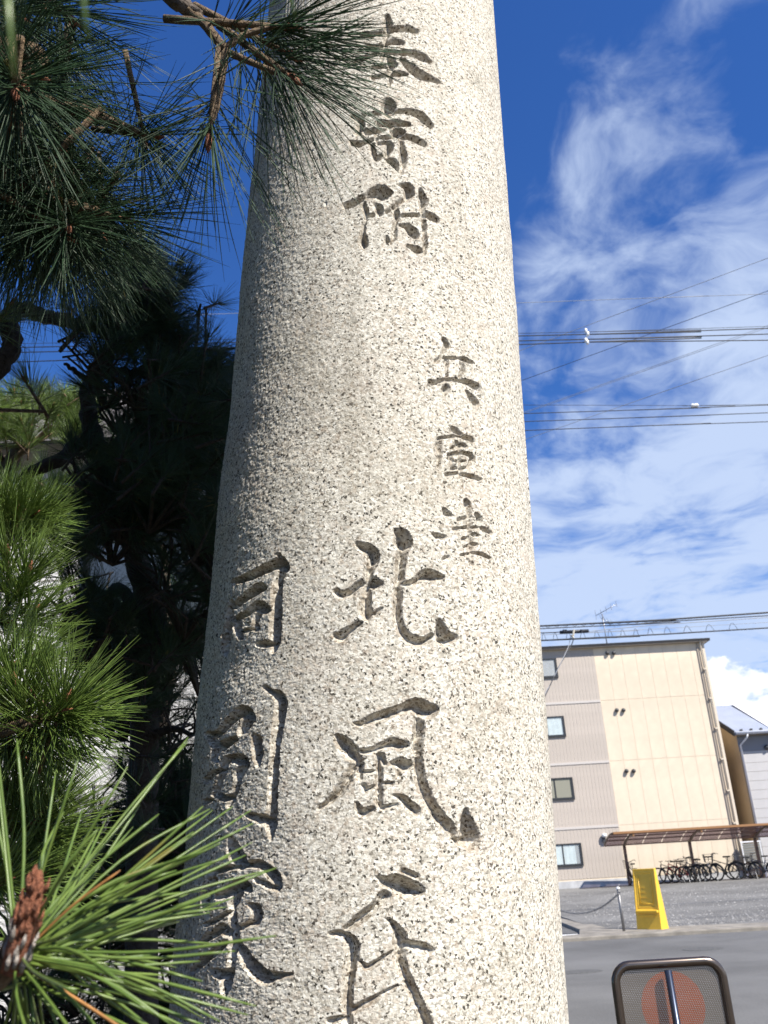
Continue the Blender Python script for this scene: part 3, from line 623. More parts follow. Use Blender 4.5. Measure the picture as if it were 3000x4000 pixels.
# pine C: the dark pine standing in the gate's shade
YC = 2.45
base_c = at(640, 3300, 3.0); base_c.z = 0
pc = tag(empty('pine_tree', base_c), 'dark shaded pine with twisting trunk standing behind the pillar', 'pine tree', 'pines beside the pillar')
limb(pc, [base_c-Vector((0, 0, .05)), at(560, 2900, 3.0), at(600, 2450, 2.9), at(520, 2150, 2.75), at(470, 1950, 2.65), at(400, 1780, 2.6), at(350, 1640, 2.55), at(350, 1500, 2.5), at(420, 1390, 2.4), at(450, 1280, 2.35), at(520, 1130, 2.3)], 0.055, 0.014, 'trunk', BARK_SHADE, wob=0.006)
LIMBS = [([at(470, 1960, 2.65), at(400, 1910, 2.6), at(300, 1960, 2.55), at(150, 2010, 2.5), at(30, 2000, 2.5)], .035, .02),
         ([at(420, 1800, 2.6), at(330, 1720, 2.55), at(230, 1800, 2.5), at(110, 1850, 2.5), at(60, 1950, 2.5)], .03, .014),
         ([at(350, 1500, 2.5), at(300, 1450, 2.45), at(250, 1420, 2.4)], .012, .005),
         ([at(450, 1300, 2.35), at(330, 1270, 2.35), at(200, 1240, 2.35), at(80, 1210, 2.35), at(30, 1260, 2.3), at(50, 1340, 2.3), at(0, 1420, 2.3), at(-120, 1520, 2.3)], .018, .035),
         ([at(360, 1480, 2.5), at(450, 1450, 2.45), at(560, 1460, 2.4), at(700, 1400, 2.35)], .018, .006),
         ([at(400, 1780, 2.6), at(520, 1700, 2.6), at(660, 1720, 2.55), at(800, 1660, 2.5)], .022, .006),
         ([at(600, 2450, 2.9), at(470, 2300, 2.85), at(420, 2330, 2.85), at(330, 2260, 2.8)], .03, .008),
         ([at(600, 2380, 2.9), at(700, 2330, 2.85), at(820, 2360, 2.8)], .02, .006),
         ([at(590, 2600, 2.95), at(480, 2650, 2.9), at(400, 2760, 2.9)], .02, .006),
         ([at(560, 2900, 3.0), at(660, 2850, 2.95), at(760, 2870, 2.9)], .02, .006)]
for pts, a, b in LIMBS: limb(pc, pts, a, b, m=BARK_SHADE, wob=0.004)
def inpoly(x, y, poly):
    r = False; j = len(poly)-1
    for i in range(len(poly)):
        xi, yi = poly[i]; xj, yj = poly[j]
        if (yi > y) != (yj > y) and x < (xj-xi)*(y-yi)/(yj-yi)+xi: r = not r
        j = i
    return r
crown = [(540,960),(640,1000),(720,1090),(740,1250),(810,1370),(890,1480),(930,1600),(900,2300),(850,2900),(800,3300),(820,4000),(300,4000),(330,3200),(420,2850),(350,2600),(230,2350),(270,2050),(330,1850),(430,1780),(400,1620),(420,1500),(300,1370),(170,1330),(230,1180),(400,1020)]
holes = [(300,1450,85),(180,1400,70),(130,1640,160),(670,1960,50),(420,2230,45),(500,2290,60),(560,2330,50),(640,2350,55),(740,2400,45),(760,2720,50),(730,2850,45),(740,2930,40),(230,1760,110),(520,1410,40),(460,1620,40),(450,2950,40),(560,2120,35)]
cnt = 0; tries = 0; tips = []
while cnt < 250 and tries < 9000:
    tries += 1
    u = random.uniform(150, 950); v = random.triangular(940, 3900, 1700)
    if not inpoly(u, v, crown): continue
    if any((u-a)**2+(v-b)**2 < (r+42)**2 for a, b, r in holes): continue
    if v > 3000 and random.random() < 0.4: continue
    y = (2.15 if v < 1900 else 2.15+0.85*(v-1900)/1100 if v < 3000 else 3.0)+random.uniform(-0.3, 0.35)
    p = at(u, v, y)
    if p.z < 0.35: continue
    d = Vector((random.gauss(0.15, 0.6)+(u-450)/700, random.gauss(-0.1, 0.5), random.gauss(0.55, 0.45)))
    if cnt % 5 < 1: place_tuft(SPRAY_D, p+Vector((0, .15, 0)), (0.2, 0, 1), pc, random.uniform(0.75, 1.0))
    else: place_tuft(TUFT_BG, p, d, pc, random.uniform(0.85, 1.2))
    tips.append(p); cnt += 1
for k in range(46):                                                          # dense top of the shaded pine
    u, v = random.uniform(440, 720), random.uniform(950, 1330)
    if u+0.35*(1330-v) > 830: continue
    p = at(u, v, 2.15+random.uniform(-.2, .3)); place_tuft(TUFT_BG, p, (random.gauss(.3, .5), random.gauss(-.1, .4), random.gauss(.7, .4)), pc, random.uniform(.9, 1.2)); tips.append(p)
loc = Vector(pc.location)
nodes = [q for pts, a, b in LIMBS for q in pts]+[at(520, 1130, 2.3), at(560, 2900, 3.0), at(350, 1640, 2.55), at(600, 2450, 2.9), at(640, 3300, 3.0)]
for i, p in enumerate(tips):
    if i % 3: continue
    q = min(nodes, key=lambda w: (w-p).length)
    limb(pc, [q, q.lerp(p, .5)+Vector((random.uniform(-.05, .05), 0, random.uniform(-.03, .06))), p], 0.005, 0.0025, 'twig', BARK_SHADE, 5, k=2)

# pine E: dense dark pine behind C, filling the shade under the beams
pe_ = tag(empty('pine_tree', (-0.95, 3.7, 0)), 'dense low pine filling the shade between the dark pine and the house', 'pine tree', 'pines beside the pillar')
limb(pe_, [(-0.95, 3.7, -0.05), (-0.9, 3.7, 0.8), (-1.05, 3.65, 1.6), (-0.95, 3.7, 2.4), (-1.0, 3.7, 3.0)], 0.05, 0.015, 'trunk', wob=0.006)
cnt = 0
while cnt < 95:
    u = random.uniform(60, 960); v = random.uniform(1800, 4200)
    if any((u-a)**2+(v-b)**2 < (r+120)**2 for a, b, r in holes): continue
    if u < 330 and v < 3050: continue
    y = 3.55+random.uniform(-0.35, 0.5); p = at(u, v, y)
    if p.z < 0.15: continue
    place_tuft(SPRAY_D, p, (random.gauss(0.1, 0.4), random.gauss(-0.2, 0.4), random.gauss(0.8, 0.4)), pe_, random.uniform(0.8, 1.15)); cnt += 1
# unseen sprays added to pine A, left of the picture, to block skylight
cnt = 0
while cnt < 210:
    p = Vector((random.uniform(-3.2, -0.9), random.uniform(-0.2, 3.4), random.uniform(0.3, 6.0)))
    uu, vv_ = project(np.array(p))
    if (-260 < uu and p.y > 0.05): continue
    place_tuft(SPRAY_L, p, (random.gauss(0.2, 0.6), random.gauss(0, 0.6), random.gauss(0.6, 0.5)), pa, random.uniform(1.0, 1.5)); cnt += 1

# pine G: added out of view, keeps the skylight off the pillar's left side
pg = tag(empty('pine_tree', (-2.7, -2.4, 0)), 'unseen tall pine added behind the viewpoint to block skylight', 'pine tree', 'pines beside the pillar')
limb(pg, [(-2.7, -2.4, -0.05), (-2.6, -2.4, 2), (-2.8, -2.3, 4.5), (-2.7, -2.4, 7.5)], 0.16, 0.04, 'trunk', wob=0.01)
for k in range(230):
    a = random.uniform(0, 2*PI); r_ = 2.0*math.sqrt(random.random()); z = random.uniform(0.9, 7.5)
    p = Vector((-2.7+r_*math.cos(a), -2.4+r_*1.25*math.sin(a), z))
    place_tuft(SPRAY_D, p, (random.gauss(0, .6), random.gauss(0, .6), random.gauss(.6, .5)), pg, random.uniform(1.3, 2.0))

# pine D: further, in full sun, above the roof line of the house
pd = tag(empty('pine_tree', (-2.6, 4.0, 0)), 'sunlit pine top with pale bare twigs in front of the grey roof', 'pine tree', 'pines beside the pillar')
limb(pd, [(-2.6, 4.0, -0.05), (-2.5, 3.95, 1.4), at(-50, 2000, 3.9), at(60, 1780, 3.8), at(120, 1640, 3.7)], 0.09, 0.02, 'trunk', wob=0.01)
for pts in ([at(40, 1800, 3.8), at(120, 1740, 3.75), at(200, 1660, 3.7)], [at(60, 1760, 3.8), at(180, 1700, 3.75), at(330, 1640, 3.7)], [at(0, 1800, 3.8), at(-20, 1700, 3.8), at(20, 1600, 3.7)], [at(20, 2000, 3.9), at(150, 1930, 3.8), at(300, 1900, 3.8)], [at(0, 2300, 3.9), at(120, 2260, 3.8)]):
    limb(pd, pts, 0.02, 0.008, 'branch', TWIG, wob=0.004)
for k in range(120):
    if k < 70: u = random.uniform(-60, 360); v = random.gauss(1620-0.05*u, 55)
    else: u = random.uniform(-60, 560); v = random.uniform(1800, 2150)
    p = at(u, v, 3.7+random.uniform(-.3, .3)); place_tuft(TUFT_MID, p, (random.gauss(.1, .5), random.gauss(-.2, .4), random.uniform(.4, 1.2)), pd, random.uniform(0.85, 1.1))

# ------------------------------------------------------------------ house behind the pines
HW = mat('house_siding', (0.66, 0.64, 0.60), 0.8, var=0.12, vscale=2)
HR = mat('house_roof', (0.17, 0.155, 0.145), 0.8, var=0.2, vscale=3)
YH = 8.0
hx0, hx1 = -6.5, -0.9
ridge = at(300, 1497, YH+2.2).z; eave = at(300, 1690, YH-0.4).z
hs = tag(empty('house', ((hx0+hx1)/2, YH, 0)), 'pale two storey house with dark grey roof glimpsed through the pine', 'house')
hw = (hx1-hx0)/2
MB().box(-hw, hw, 0, 7, 0, eave+0.1).build('wall', HW, hs)
for i in range(int(eave/0.24)):
    MB().box(-hw-0.01, hw+0.01, -0.022-0.004*(i % 2), 0.0, i*0.24+0.01, i*0.24+0.225).build('siding_plank', HW, hs)
MB().prism([(-0.5, eave), (2.4, ridge), (7.5, eave), (7.5, eave-0.14), (2.4, ridge-0.16), (-0.5, eave-0.12)], 'x', -hw-0.5, hw+0.5).build('roof', HR, hs)
GL = mat('dark_glass', (0.05, 0.06, 0.065), 0.12, spec=0.8)
FR = mat('window_frame_dark', (0.025, 0.027, 0.03), 0.45)
for xc, zc in ((-0.6, 4.3), (1.4, 4.3), (-0.4, 1.5)):
    w = MB().box(xc-0.62, xc+0.62, -0.06, -0.03, zc-0.6, zc+0.6).build('window', FR, hs); MB().box(xc-0.55, xc+0.55, -0.066, -0.061, zc-0.53, zc+0.53).build('pane', GL, w)

# ------------------------------------------------------------------ apartment building
base_pt = atz(2550, 3451, ZB)
BYAW = math.radians(1.5)
bl = tag(empty('apartment_building', (base_pt.x, YB, ZB), BYAW), 'four storey cream and grey apartment block with dark window frames', 'building')
BM = Matrix.Translation(bl.location) @ Matrix.Rotation(BYAW, 4, 'Z'); BI = BM.inverted()
def fac(u, v, dep=0.0):                                                      # photo pixel -> facade x, z
    o = BI @ CO; d = (BI.to_3x3() @ ray(u, v)); t = (dep-o.y)/d.y; q = o+d*t; return q.x, q.z
CREAM = mat('cream_panel', (0.68, 0.575, 0.435), 0.75, var=0.09, vscale=0.8, bump=0.15, bscale=60)
GREY = mat('grey_siding', (0.47, 0.41, 0.35), 0.75, var=0.08, vscale=1.2)
JOINT = mat('panel_joint', (0.63, 0.535, 0.405), 0.9)
ROOF = mat('dark_roof', (0.012, 0.012, 0.014), 0.8, var=0.2, vscale=2)
SOFF = mat('eave_soffit', (0.42, 0.38, 0.33), 0.8)
CONC = mat('base_concrete', (0.48, 0.48, 0.48), 0.85, var=0.2, vscale=2)
xs = fac(2381, 2985)[0]; xr = fac(2831, 2960)[0]; xl = xs-16.0; zt = fac(2450, 2525)[1]
bands = [fac(2400, 2735)[1], fac(2400, 2973)[1], fac(2400, 3225)[1]]
MB().box(xl, xr, 0.0, 9.0, 0.0, zt+0.005).build('wall', JOINT, bl)
levels = [0.32]+sorted(bands)+[zt]
npan = 8; pw = (xr-xs)/npan
for i in range(4):
    me = MB().box(0.008, pw-0.008, -0.009, 0.0, levels[i]+0.02, levels[i+1]-0.02).mesh('wall_panel', CREAM)
    for k in range(npan): inst('wall_panel', me, bl, Matrix.Translation((xs+k*pw, 0, 0)))
    MB().box(xs-30*0.166, xs, -0.008, 0.0, levels[i]+0.05, levels[i+1]-0.06).build('siding_backing', GREY, bl)
    rib = MB().prism([(0.008, -0.008), (0.014, -0.015), (0.151, -0.015), (0.157, -0.008)], 'z', levels[i]+0.05, levels[i+1]-0.06).mesh('siding_strip', GREY)
    for k in range(30): inst('siding_strip', rib, bl, Matrix.Translation((xs-0.166-k*0.166, 0, 0)))
    MB().box(xl, xs-30*0.166, -0.02, 0.0, levels[i]+0.05, levels[i+1]-0.06).build('siding_panel', GREY, bl)
    if i: MB().box(xl, xs, -0.04, 0.0, levels[i]-0.06, levels[i]+0.05).build('floor_band', mat('band', (0.52, 0.48, 0.44), 0.8), bl)
MB().box(xl, xr+0.02, -0.05, 0.0, -0.05, 0.30).build('base_course', CONC, bl)
# roof slab with overhang, soffit
rf = MB().prism([(-0.3, zt+0.03), (-0.3, zt+0.15), (4.5, zt+0.5), (9.4, zt+0.17), (9.4, zt+0.03)], 'x', xl-0.5, xr+0.3).build('roof', ROOF, bl)
MB().box(xl-0.4, xr+0.2, -0.28, 9.3, zt+0.01, zt+0.027).build('soffit', SOFF, rf)
# downpipe
PIPE = mat('pipe_beige', (0.62, 0.54, 0.43), 0.5)
PDARK = mat('pipe_dark', (0.36, 0.30, 0.235), 0.5)
dp = MB().tube([(xr-0.18, -0.12, 0.0), (xr-0.18, -0.12, zt-0.15), (xr-0.18, -0.2, zt+0.02)], 0.045, 8).build('downpipe', PIPE, bl, True)
for i in range(8): MB().box(xr-0.25, xr-0.11, -0.18, 0.0, 0.9+i*1.45, 0.96+i*1.45).build('pipe_clip', PIPE, dp)
MB().box(xr-0.36, xr-0.29, -0.06, -0.032, 0.32, zt).build('corner_trim', PDARK, bl); MB().box(xr-0.09, xr+0.03, -0.07, 0.05, 0.3, zt).build('corner_trim', PIPE, bl)
# windows
CURT = mat('curtain', (0.42, 0.50, 0.50), 0.9, var=0.15, vscale=3)
PGL = bpy.data.materials.new('window_glass'); PGL.use_nodes = True
t_ = NT(PGL.node_tree); b_ = t_.n['Principled BSDF']; b_.inputs['Base Color'].default_value = (0.9, 0.95, 0.95, 1); b_.inputs['Roughness'].default_value = 0.03; b_.inputs['Alpha'].default_value = 0.18
FROST = mat('frosted_glass', (0.27, 0.26, 0.20), 0.35)
for i, (u0, v0, u1, v1, kind) in enumerate([(2085,2572,2172,2648,'grey'),(2105,2797,2202,2878,'curtain'),(2125,3036,2236,3123,'frost'),(2140,3292,2270,3382,'curtain')]):
    x0, z1 = fac(u0, v0); x1, z0 = fac(u1+5, v1); z1 = fac(u1, v0)[1]; z0 = fac(u1, v1)[1]; x1 = fac(u1+4, (v0+v1)/2)[0]; x0 = x1-1.75
    w = empty('window', (0, 0, 0)); w.parent = bl
    fr = MB()
    fr.box(x0, x1, -0.09, 0.0, z0, z0+0.10).box(x0, x1, -0.09, 0.0, z1-0.06, z1).box(x0, x0+0.09, -0.088, 0.0, z0+0.1, z1-0.06).box(x1-0.11, x1, -0.088, 0.0, z0+0.1, z1-0.06).box((x0+x1)/2-0.04, (x0+x1)/2+0.02, -0.07, -0.03, z0+0.1, z1-0.06)
    fr.build('frame', FR, w)
    if kind == 'frost': MB().box(x0+0.07, x1-0.08, -0.05, -0.04, z0+0.1, z1-0.06).build('pane', FROST, w)
    else:
        MB().box(x0+0.07, x1-0.08, -0.062, -0.056, z0+0.1, z1-0.06).build('pane', PGL, w)
        MB().box(x0+0.07, x1-0.08, -0.040, -0.034, z0+0.1, z1-0.06).build('dark_room', GL, w)
        cu = MB(); n = 44; c0, c1 = x0+0.1, x1-0.08-(0.22 if i == 3 else 0.05)
        for k in range(n+1):
            x = c0+(c1-c0)*k/n; y = -0.047+0.005*math.sin(k*0.9+i)
            cu.v += [(x, y, z0+0.1), (x, y, z1-0.07)]
        cu.f = [(2*k, 2*k+2, 2*k+3, 2*k+1) for k in range(n)]
        cu.build('curtain', CURT if kind == 'curtain' else mat('net_curtain', (0.17, 0.17, 0.17), 0.9, var=0.2, vscale=4), w, True)
# round vent hoods in pairs
VENT = mat('vent_hood', (0.06, 0.06, 0.06), 0.4)
for (u, v) in ((2371,2552),(2396,2552),(2408,2775),(2434,2775),(2446,3012),(2474,3012)):
    x, z = fac(u, v)
    MB().lathe([(0.095, 0.0), (0.1, 0.06), (0.075, 0.12), (0.03, 0.145)], 14, M=Matrix.Translation((x, -0.031, z)) @ Matrix.Rotation(PI/2, 4, 'X')).build('vent_hood', VENT, bl, True)
x, z = fac(2357, 3272)
lm = MB().box(x-0.07, x+0.07, -0.14, -0.031, z-0.2, z+0.0).build('wall_lamp', VENT, bl); MB().lathe([(0.05, 0.0), (0.12, 0.05), (0.12, 0.14), (0.05, 0.18)], 12, x=x+0.02, y=-0.14).build('lamp_globe', mat('lamp_globe', (0.8, 0.8, 0.78), 0.3), lm, True)
bpy.data.objects['lamp_globe'].location.z = z
# aerial on the roof
ax_, az_ = fac(2367, 2487, 3.0)
an = tag(empty('television_aerial', BM @ Vector((ax_, 3.0, zt+0.6)), BYAW), 'thin metal television aerial standing on the dark apartment roof', 'aerial')
ALU = mat('aluminium', (0.35, 0.35, 0.36), 0.4, metal=0.8)
ah = fac(2357, 2398, 3.0)[1]-(zt+0.6)
MB().tube([(0, 0, -0.1), (-0.02, 0, ah)], 0.03, 6).build('mast', ALU, an, True)
bm_ = MB().tube([(-0.35, 0.1, ah-0.05), (0.75, -0.3, ah+0.42)], 0.018, 5).build('boom', ALU, an, True)
for k in range(5):
    c = Vector((-0.35, 0.1, ah-0.05)).lerp(Vector((0.75, -0.3, ah+0.42)), k/4)
    MB().tube([c-Vector((0.05, 0.2, 0.2+0.08*(k == 0))), c+Vector((0.05, 0.2, 0.24+0.12*(k == 0)))], 0.011, 4).build('element', ALU, bm_)
b2_ = MB().tube([(-0.1, 0, ah-0.25), (0.5, 0.1, ah-0.55)], 0.016, 5).build('boom', ALU, an, True)
for k in range(4):
    c = Vector((-0.1, 0, ah-0.25)).lerp(Vector((0.5, 0.1, ah-0.55)), k/3); MB().tube([c-Vector((0.12, 0.1, -0.2)), c+Vector((0.12, 0.1, -0.2))], 0.01, 4).build('element', ALU, b2_)

# ------------------------------------------------------------------ neighbouring building to the right
TAN = mat('tan_wall', (0.47, 0.36, 0.235), 0.85, var=0.12, vscale=0.6)
LGREY = mat('light_grey_siding', (0.48, 0.465, 0.455), 0.75, var=0.05, vscale=1)
RBLUE = mat('blue_grey_roof', (0.30, 0.33, 0.40), 0.5, var=0.08, vscale=1)
WHT = mat('white_metal', (0.75, 0.75, 0.76), 0.5)
o_ = at(2962, 3300, YB+0.3)
nb_ = tag(empty('neighbour_building', (o_.x, YB+0.3, ZB)), 'light grey sided building with tan side wall and sloped metal roof', 'building')
ze = at(2893, 2866, YB+0.3).z-ZB; zr = at(2960, 2752, YB+4.5).z-ZB
MB().prism([(0, 0), (0, ze), (4.2, zr-0.1), (9, ze), (9, 0)], 'x', 0.0, 12).build('wall', TAN, nb_)
n_pl = int(ze/0.42)
me = MB().box(0.05, 12, -0.03, 0.0, 0.006, 0.414).mesh('siding_plank', LGREY)
for i in range(n_pl): inst('siding_plank', me, nb_, Matrix.Translation((0, -0.002*(i % 2), 0.02+i*0.42)))
rn = MB().prism([(-0.5, ze-0.12), (-0.5, ze+0.03), (4.2, zr+0.05), (9.4, ze+0.03), (9.4, ze-0.12), (4.2, zr-0.095)], 'x', -0.25, 12.2).build('roof', RBLUE, nb_)
MB().prism([(-0.3, ze+0.12), (4.1, zr+0.08), (4.1, zr+0.11), (-0.3, ze+0.15)], 'x', 1.6, 8).build('roof_panel', WHT, rn)
MB().prism([(-0.55, ze-0.16), (-0.55, ze+0.10), (4.2, zr+0.12), (9.4, ze+0.1), (9.4, ze-0.14), (4.2, zr-0.12)], 'x', -0.33, -0.252).build('verge_trim', ROOF, rn)
MB().tube([(-0.2, -0.56, ze-0.02), (12, -0.56, ze-0.02)], 0.075, 8).build('gutter', WHT, nb_, True)
for k in range(9): MB().box(0.1+k*0.48, 0.2+k*0.48, -0.42, -0.30, ze+0.04, ze+0.17).build('snow_guard', VENT, nb_)
MB().tube([(0.35, -0.56, ze-0.08), (0.3, -0.5, ze-0.25), (0.07, -0.1, ze-0.55), (0.07, -0.09, 0.0)], 0.045, 8).build('downpipe', WHT, nb_, True)
MB().box(-0.02, 12, -0.06, -0.033, ze-0.85, ze-0.15).build('fascia', mat('grey_fascia', (0.22, 0.22, 0.235), 0.6), nb_)
for k in range(3): MB().lathe([(0.1, 0), (0.12, 0.08), (0.05, 0.16)], 10, M=Matrix.Translation((1.3+k*1.4, -0.06, ze-0.72)) @ Matrix.Rotation(PI/2, 4, 'X')).build('vent_hood', VENT, nb_, True)
# louvred bin fence
o_ = at(2925, 3452, YB-0.25)
lf = tag(empty('louvre_fence', (o_.x, YB-0.2, ZB)), 'white framed grey louvre fence between the two buildings', 'fence')
for x in (0.0, 0.85): MB().box(x, x+0.05, -0.03, 0.03, 0, 1.5).build('post', WHT, lf)
MB().box(-0.02, 0.92, -0.04, 0.04, 1.5, 1.56).build('top_rail', WHT, lf)
sl = MB().box(0.05, 0.85, -0.02, 0.015, 0, 0.085, M=Matrix.Rotation(0.3, 4, 'X')).mesh('slat', mat('louvre_grey', (0.34, 0.34, 0.32), 0.6))
for k in range(12): inst('slat', sl, lf, Matrix.Translation((0, 0, 0.12+k*0.113)))

# ------------------------------------------------------------------ bicycle shelter
BRN = mat('shelter_brown', (0.10, 0.06, 0.045), 0.45)
BRNL = mat('shelter_trim', (0.30, 0.15, 0.06), 0.5)
PC = mat('polycarbonate', (0.17, 0.13, 0.15), 0.25)
tp = NT(PC.node_tree); trn = tp.add('ShaderNodeMixShader', inp={0: 0.55, 1: PC.node_tree.nodes['Principled BSDF'].outputs[0], 2: tp.add('ShaderNodeBsdfTransparent', inp={0: (0.85, 0.78, 0.82, 1)}).outputs[0]})
tp.l.new(trn.outputs[0], PC.node_tree.nodes['Material Output'].inputs[0])
YP = YB-1.1
sx0 = at(2458, 3440, YP).x; sh = tag(empty('bicycle_shelter', (sx0, YP, ZB)), 'brown framed bicycle shelter with arched translucent roof on posts', 'shelter')
zb_ = at(2440, 3300, YP).z-ZB; zf_ = at(2600, 3244, YP-2.0).z-ZB; L0 = at(2362, 3298, YP).x-sx0; L1 = 12.0
def arc(t): return (-2.0*t, zb_+(zf_-zb_)*math.sin(t*PI/2)**0.9 if t > 0 else zb_)
npost = [0.0, at(2712, 3400, YP).x-sx0, at(2905, 3400, YP).x-sx0 if False else 2*(at(2712, 3400, YP).x-sx0), 3*(at(2712, 3400, YP).x-sx0)]
for x in npost:
    MB().box(x-0.06, x+0.06, -0.06, 0.06, -0.05, zb_-0.03).build('post', BRN, sh)
    arm = MB(); pl = [(arc(t)[0], arc(t)[1]-0.05) for t in [i/8 for i in range(9)]]
    arm.tube([(x, p, q) for p, q in pl], [0.07-0.004*i for i in range(9)], 6); arm.build('arm', BRN, sh, True)
    MB().box(x-0.035, x+0.035, -2.02, -1.96, zf_-0.15, zf_+0.02).build('bracket', BRNL, sh)
for i in range(4):
    t0, t1 = i/4, (i+1)/4; a, b = arc(t0), arc(t1)
    n = 15; wv = (L1-L0)/n
    for k in range(n):
        q = MB(); x0, x1 = L0+k*wv+0.02, L0+(k+1)*wv-0.02
        q.v = [(x0, a[0]-0.02, a[1]+0.03), (x1, a[0]-0.02, a[1]+0.03), (x1, b[0]+0.02, b[1]+0.03), (x0, b[0]+0.02, b[1]+0.03), (x0, a[0]-0.02, a[1]+0.036), (x1, a[0]-0.02, a[1]+0.036), (x1, b[0]+0.02, b[1]+0.036), (x0, b[0]+0.02, b[1]+0.036)]
        q.f = [(0, 1, 2, 3), (7, 6, 5, 4), (0, 4, 5, 1), (1, 5, 6, 2), (2, 6, 7, 3), (3, 7, 4, 0)]
        q.build('roof_panel', PC, sh)
    MB().box(L0, L1, a[0]-0.025, a[0]+0.025, a[1]-0.03, a[1]+0.028).build('purlin', BRN, sh)
MB().box(L0+0.0, L1, -2.06, -2.0, zf_-0.03, zf_+0.06).build('front_beam', BRNL, sh)
MB().tube([(L0-0.02, arc(t)[0], arc(t)[1]+0.01) for t in [i/8 for i in range(9)]], 0.04, 6).build('end_trim', BRN, sh, True)

# ------------------------------------------------------------------ bicycles
TYRE = mat('tyre', (0.02, 0.02, 0.02), 0.8); CHR = mat('bike_metal', (0.13, 0.13, 0.135), 0.5, metal=0.7); SADD = mat('saddle', (0.02, 0.018, 0.016), 0.6)
def circ(c, r, n=22): return [(c[0]+r*math.cos(2*PI*i/n), c[1], c[2]+r*math.sin(2*PI*i/n)) for i in range(n)]
def frame_mesh(m):
    f = MB(); bb = (0.0, 0, 0.29); seat = (-0.17, 0, 0.72); head = (0.40, 0, 0.80); head2 = (0.43, 0, 0.68); rear = (-0.48, 0, 0.33)
    f.tube([bb, seat], 0.022, 6).tube([bb, head2], 0.026, 6).tube([(-0.14, 0, 0.60), head], 0.018, 6).tube([head, head2], 0.026, 6)
    for s in (-1, 1):
        f.tube([bb, (rear[0], s*0.055, rear[2])], 0.014, 5).tube([(-0.15, 0, 0.66), (rear[0], s*0.055, rear[2])], 0.012, 5).tube([head2, (0.58, s*0.05, 0.33)], 0.016, 5)
    return f.mesh('frame', m)
def wheel_mesh():
    return MB().tube(circ((0, 0, 0), 0.315), 0.026, 6, closed=True).mesh('wheel', TYRE, True)
def spokes_mesh():
    w = MB().tube(circ((0, 0, 0), 0.285), 0.010, 4, closed=True).lathe([(0.03, -0.05), (0.03, 0.05)], 8, M=Matrix.Rotation(PI/2, 4, 'X'))
    for i in range(14):
        a = 2*PI*i/14; w.tube([(0, 0.03*(-1)**i, 0), (0.285*math.cos(a), 0, 0.285*math.sin(a))], 0.0028, 3, cap=False)
    return w.mesh('rim', CHR)
def basket_mesh():
    b = MB()
    for z, s in ((0, .8), (.09, .87), (.17, .93), (.25, 1)):
        b.tube([(0.15*s, 0.17*s, z), (-0.15*s, 0.17*s, z), (-0.15*s, -0.17*s, z), (0.15*s, -0.17*s, z)], 0.006, 4, closed=True)
    for i in range(9):
        t = -0.16+i*0.04
        for sx in (-1, 1): b.tube([(sx*0.12, t*.8, 0), (sx*0.15, t, .25)], 0.004, 3, cap=False)
        b.tube([(-0.12, t*.8, 0), (0.12, t*.8, 0)], 0.004, 3, cap=False)
    return b.mesh('basket', CHR)
WM, SM, BKM = wheel_mesh(), spokes_mesh(), basket_mesh()
HBU = MB().tube([(0.39, 0, 0.80), (0.375, 0, 0.98)], 0.014, 6).tube(smooth_line([(0.20, -0.28, 1.01), (0.33, -0.24, 1.05), (0.40, -0.05, 0.97), (0.40, 0.05, 0.97), (0.33, 0.24, 1.05), (0.20, 0.28, 1.01)], 3), 0.013, 5).mesh('handlebar', CHR)
HBF = MB().tube([(0.39, 0, 0.80), (0.40, 0, 0.90)], 0.014, 6).tube([(0.39, -0.29, 0.93), (0.42, 0, 0.91), (0.39, 0.29, 0.93)], 0.014, 5).mesh('handlebar', SADD)
SDM = MB().prism([(-0.30, 0.09), (-0.27, 0.10), (-0.12, 0.03), (-0.02, 0.02), (-0.02, -0.02), (-0.12, -0.03), (-0.27, -0.10), (-0.30, -0.09)], 'z', 0.86, 0.92).tube([(-0.17, 0, 0.72), (-0.2, 0, 0.87)], 0.014, 6).mesh('saddle', SADD)
GRD = MB().tube([(-0.48+0.36*math.cos(a), 0, 0.33+0.36*math.sin(a)) for a in [i*PI/10*1.1+0.1 for i in range(10)]], 0.022, 4).mesh('mudguard', TYRE)
RACK = MB().tube([(-0.22, 0.05, 0.72), (-0.72, 0.05, 0.71), (-0.72, -0.05, 0.71), (-0.22, -0.05, 0.72)], 0.008, 4).tube([(-0.6, 0.05, 0.71), (-0.48, 0.06, 0.33)], 0.007, 4).tube([(-0.6, -0.05, 0.71), (-0.48, -0.06, 0.33)], 0.007, 4).mesh('rack', CHR)
CRK = MB().lathe([(0.09, -0.012), (0.09, 0.012)], 14, M=Matrix.Translation((0, -0.05, 0.29)) @ Matrix.Rotation(PI/2, 4, 'X')).tube([(0, -0.08, 0.29), (0.1, -0.08, 0.16)], 0.012, 4).tube([(0, 0.08, 0.29), (-0.1, 0.08, 0.42)], 0.012, 4).mesh('crank', SADD)
STD = MB().tube([(-0.46, 0.05, 0.32), (-0.55, 0.16, 0.0)], 0.011, 4).mesh('stand', CHR)
FM = {n: frame_mesh(mat('bike_'+n, c, 0.35)) for n, c in (('black', (0.025, 0.025, 0.028)), ('red', (0.45, 0.05, 0.03)), ('silver', (0.35, 0.36, 0.38)), ('brown', (0.12, 0.07, 0.05)), ('navy', (0.03, 0.04, 0.09)))}
YBK = YB-1.75
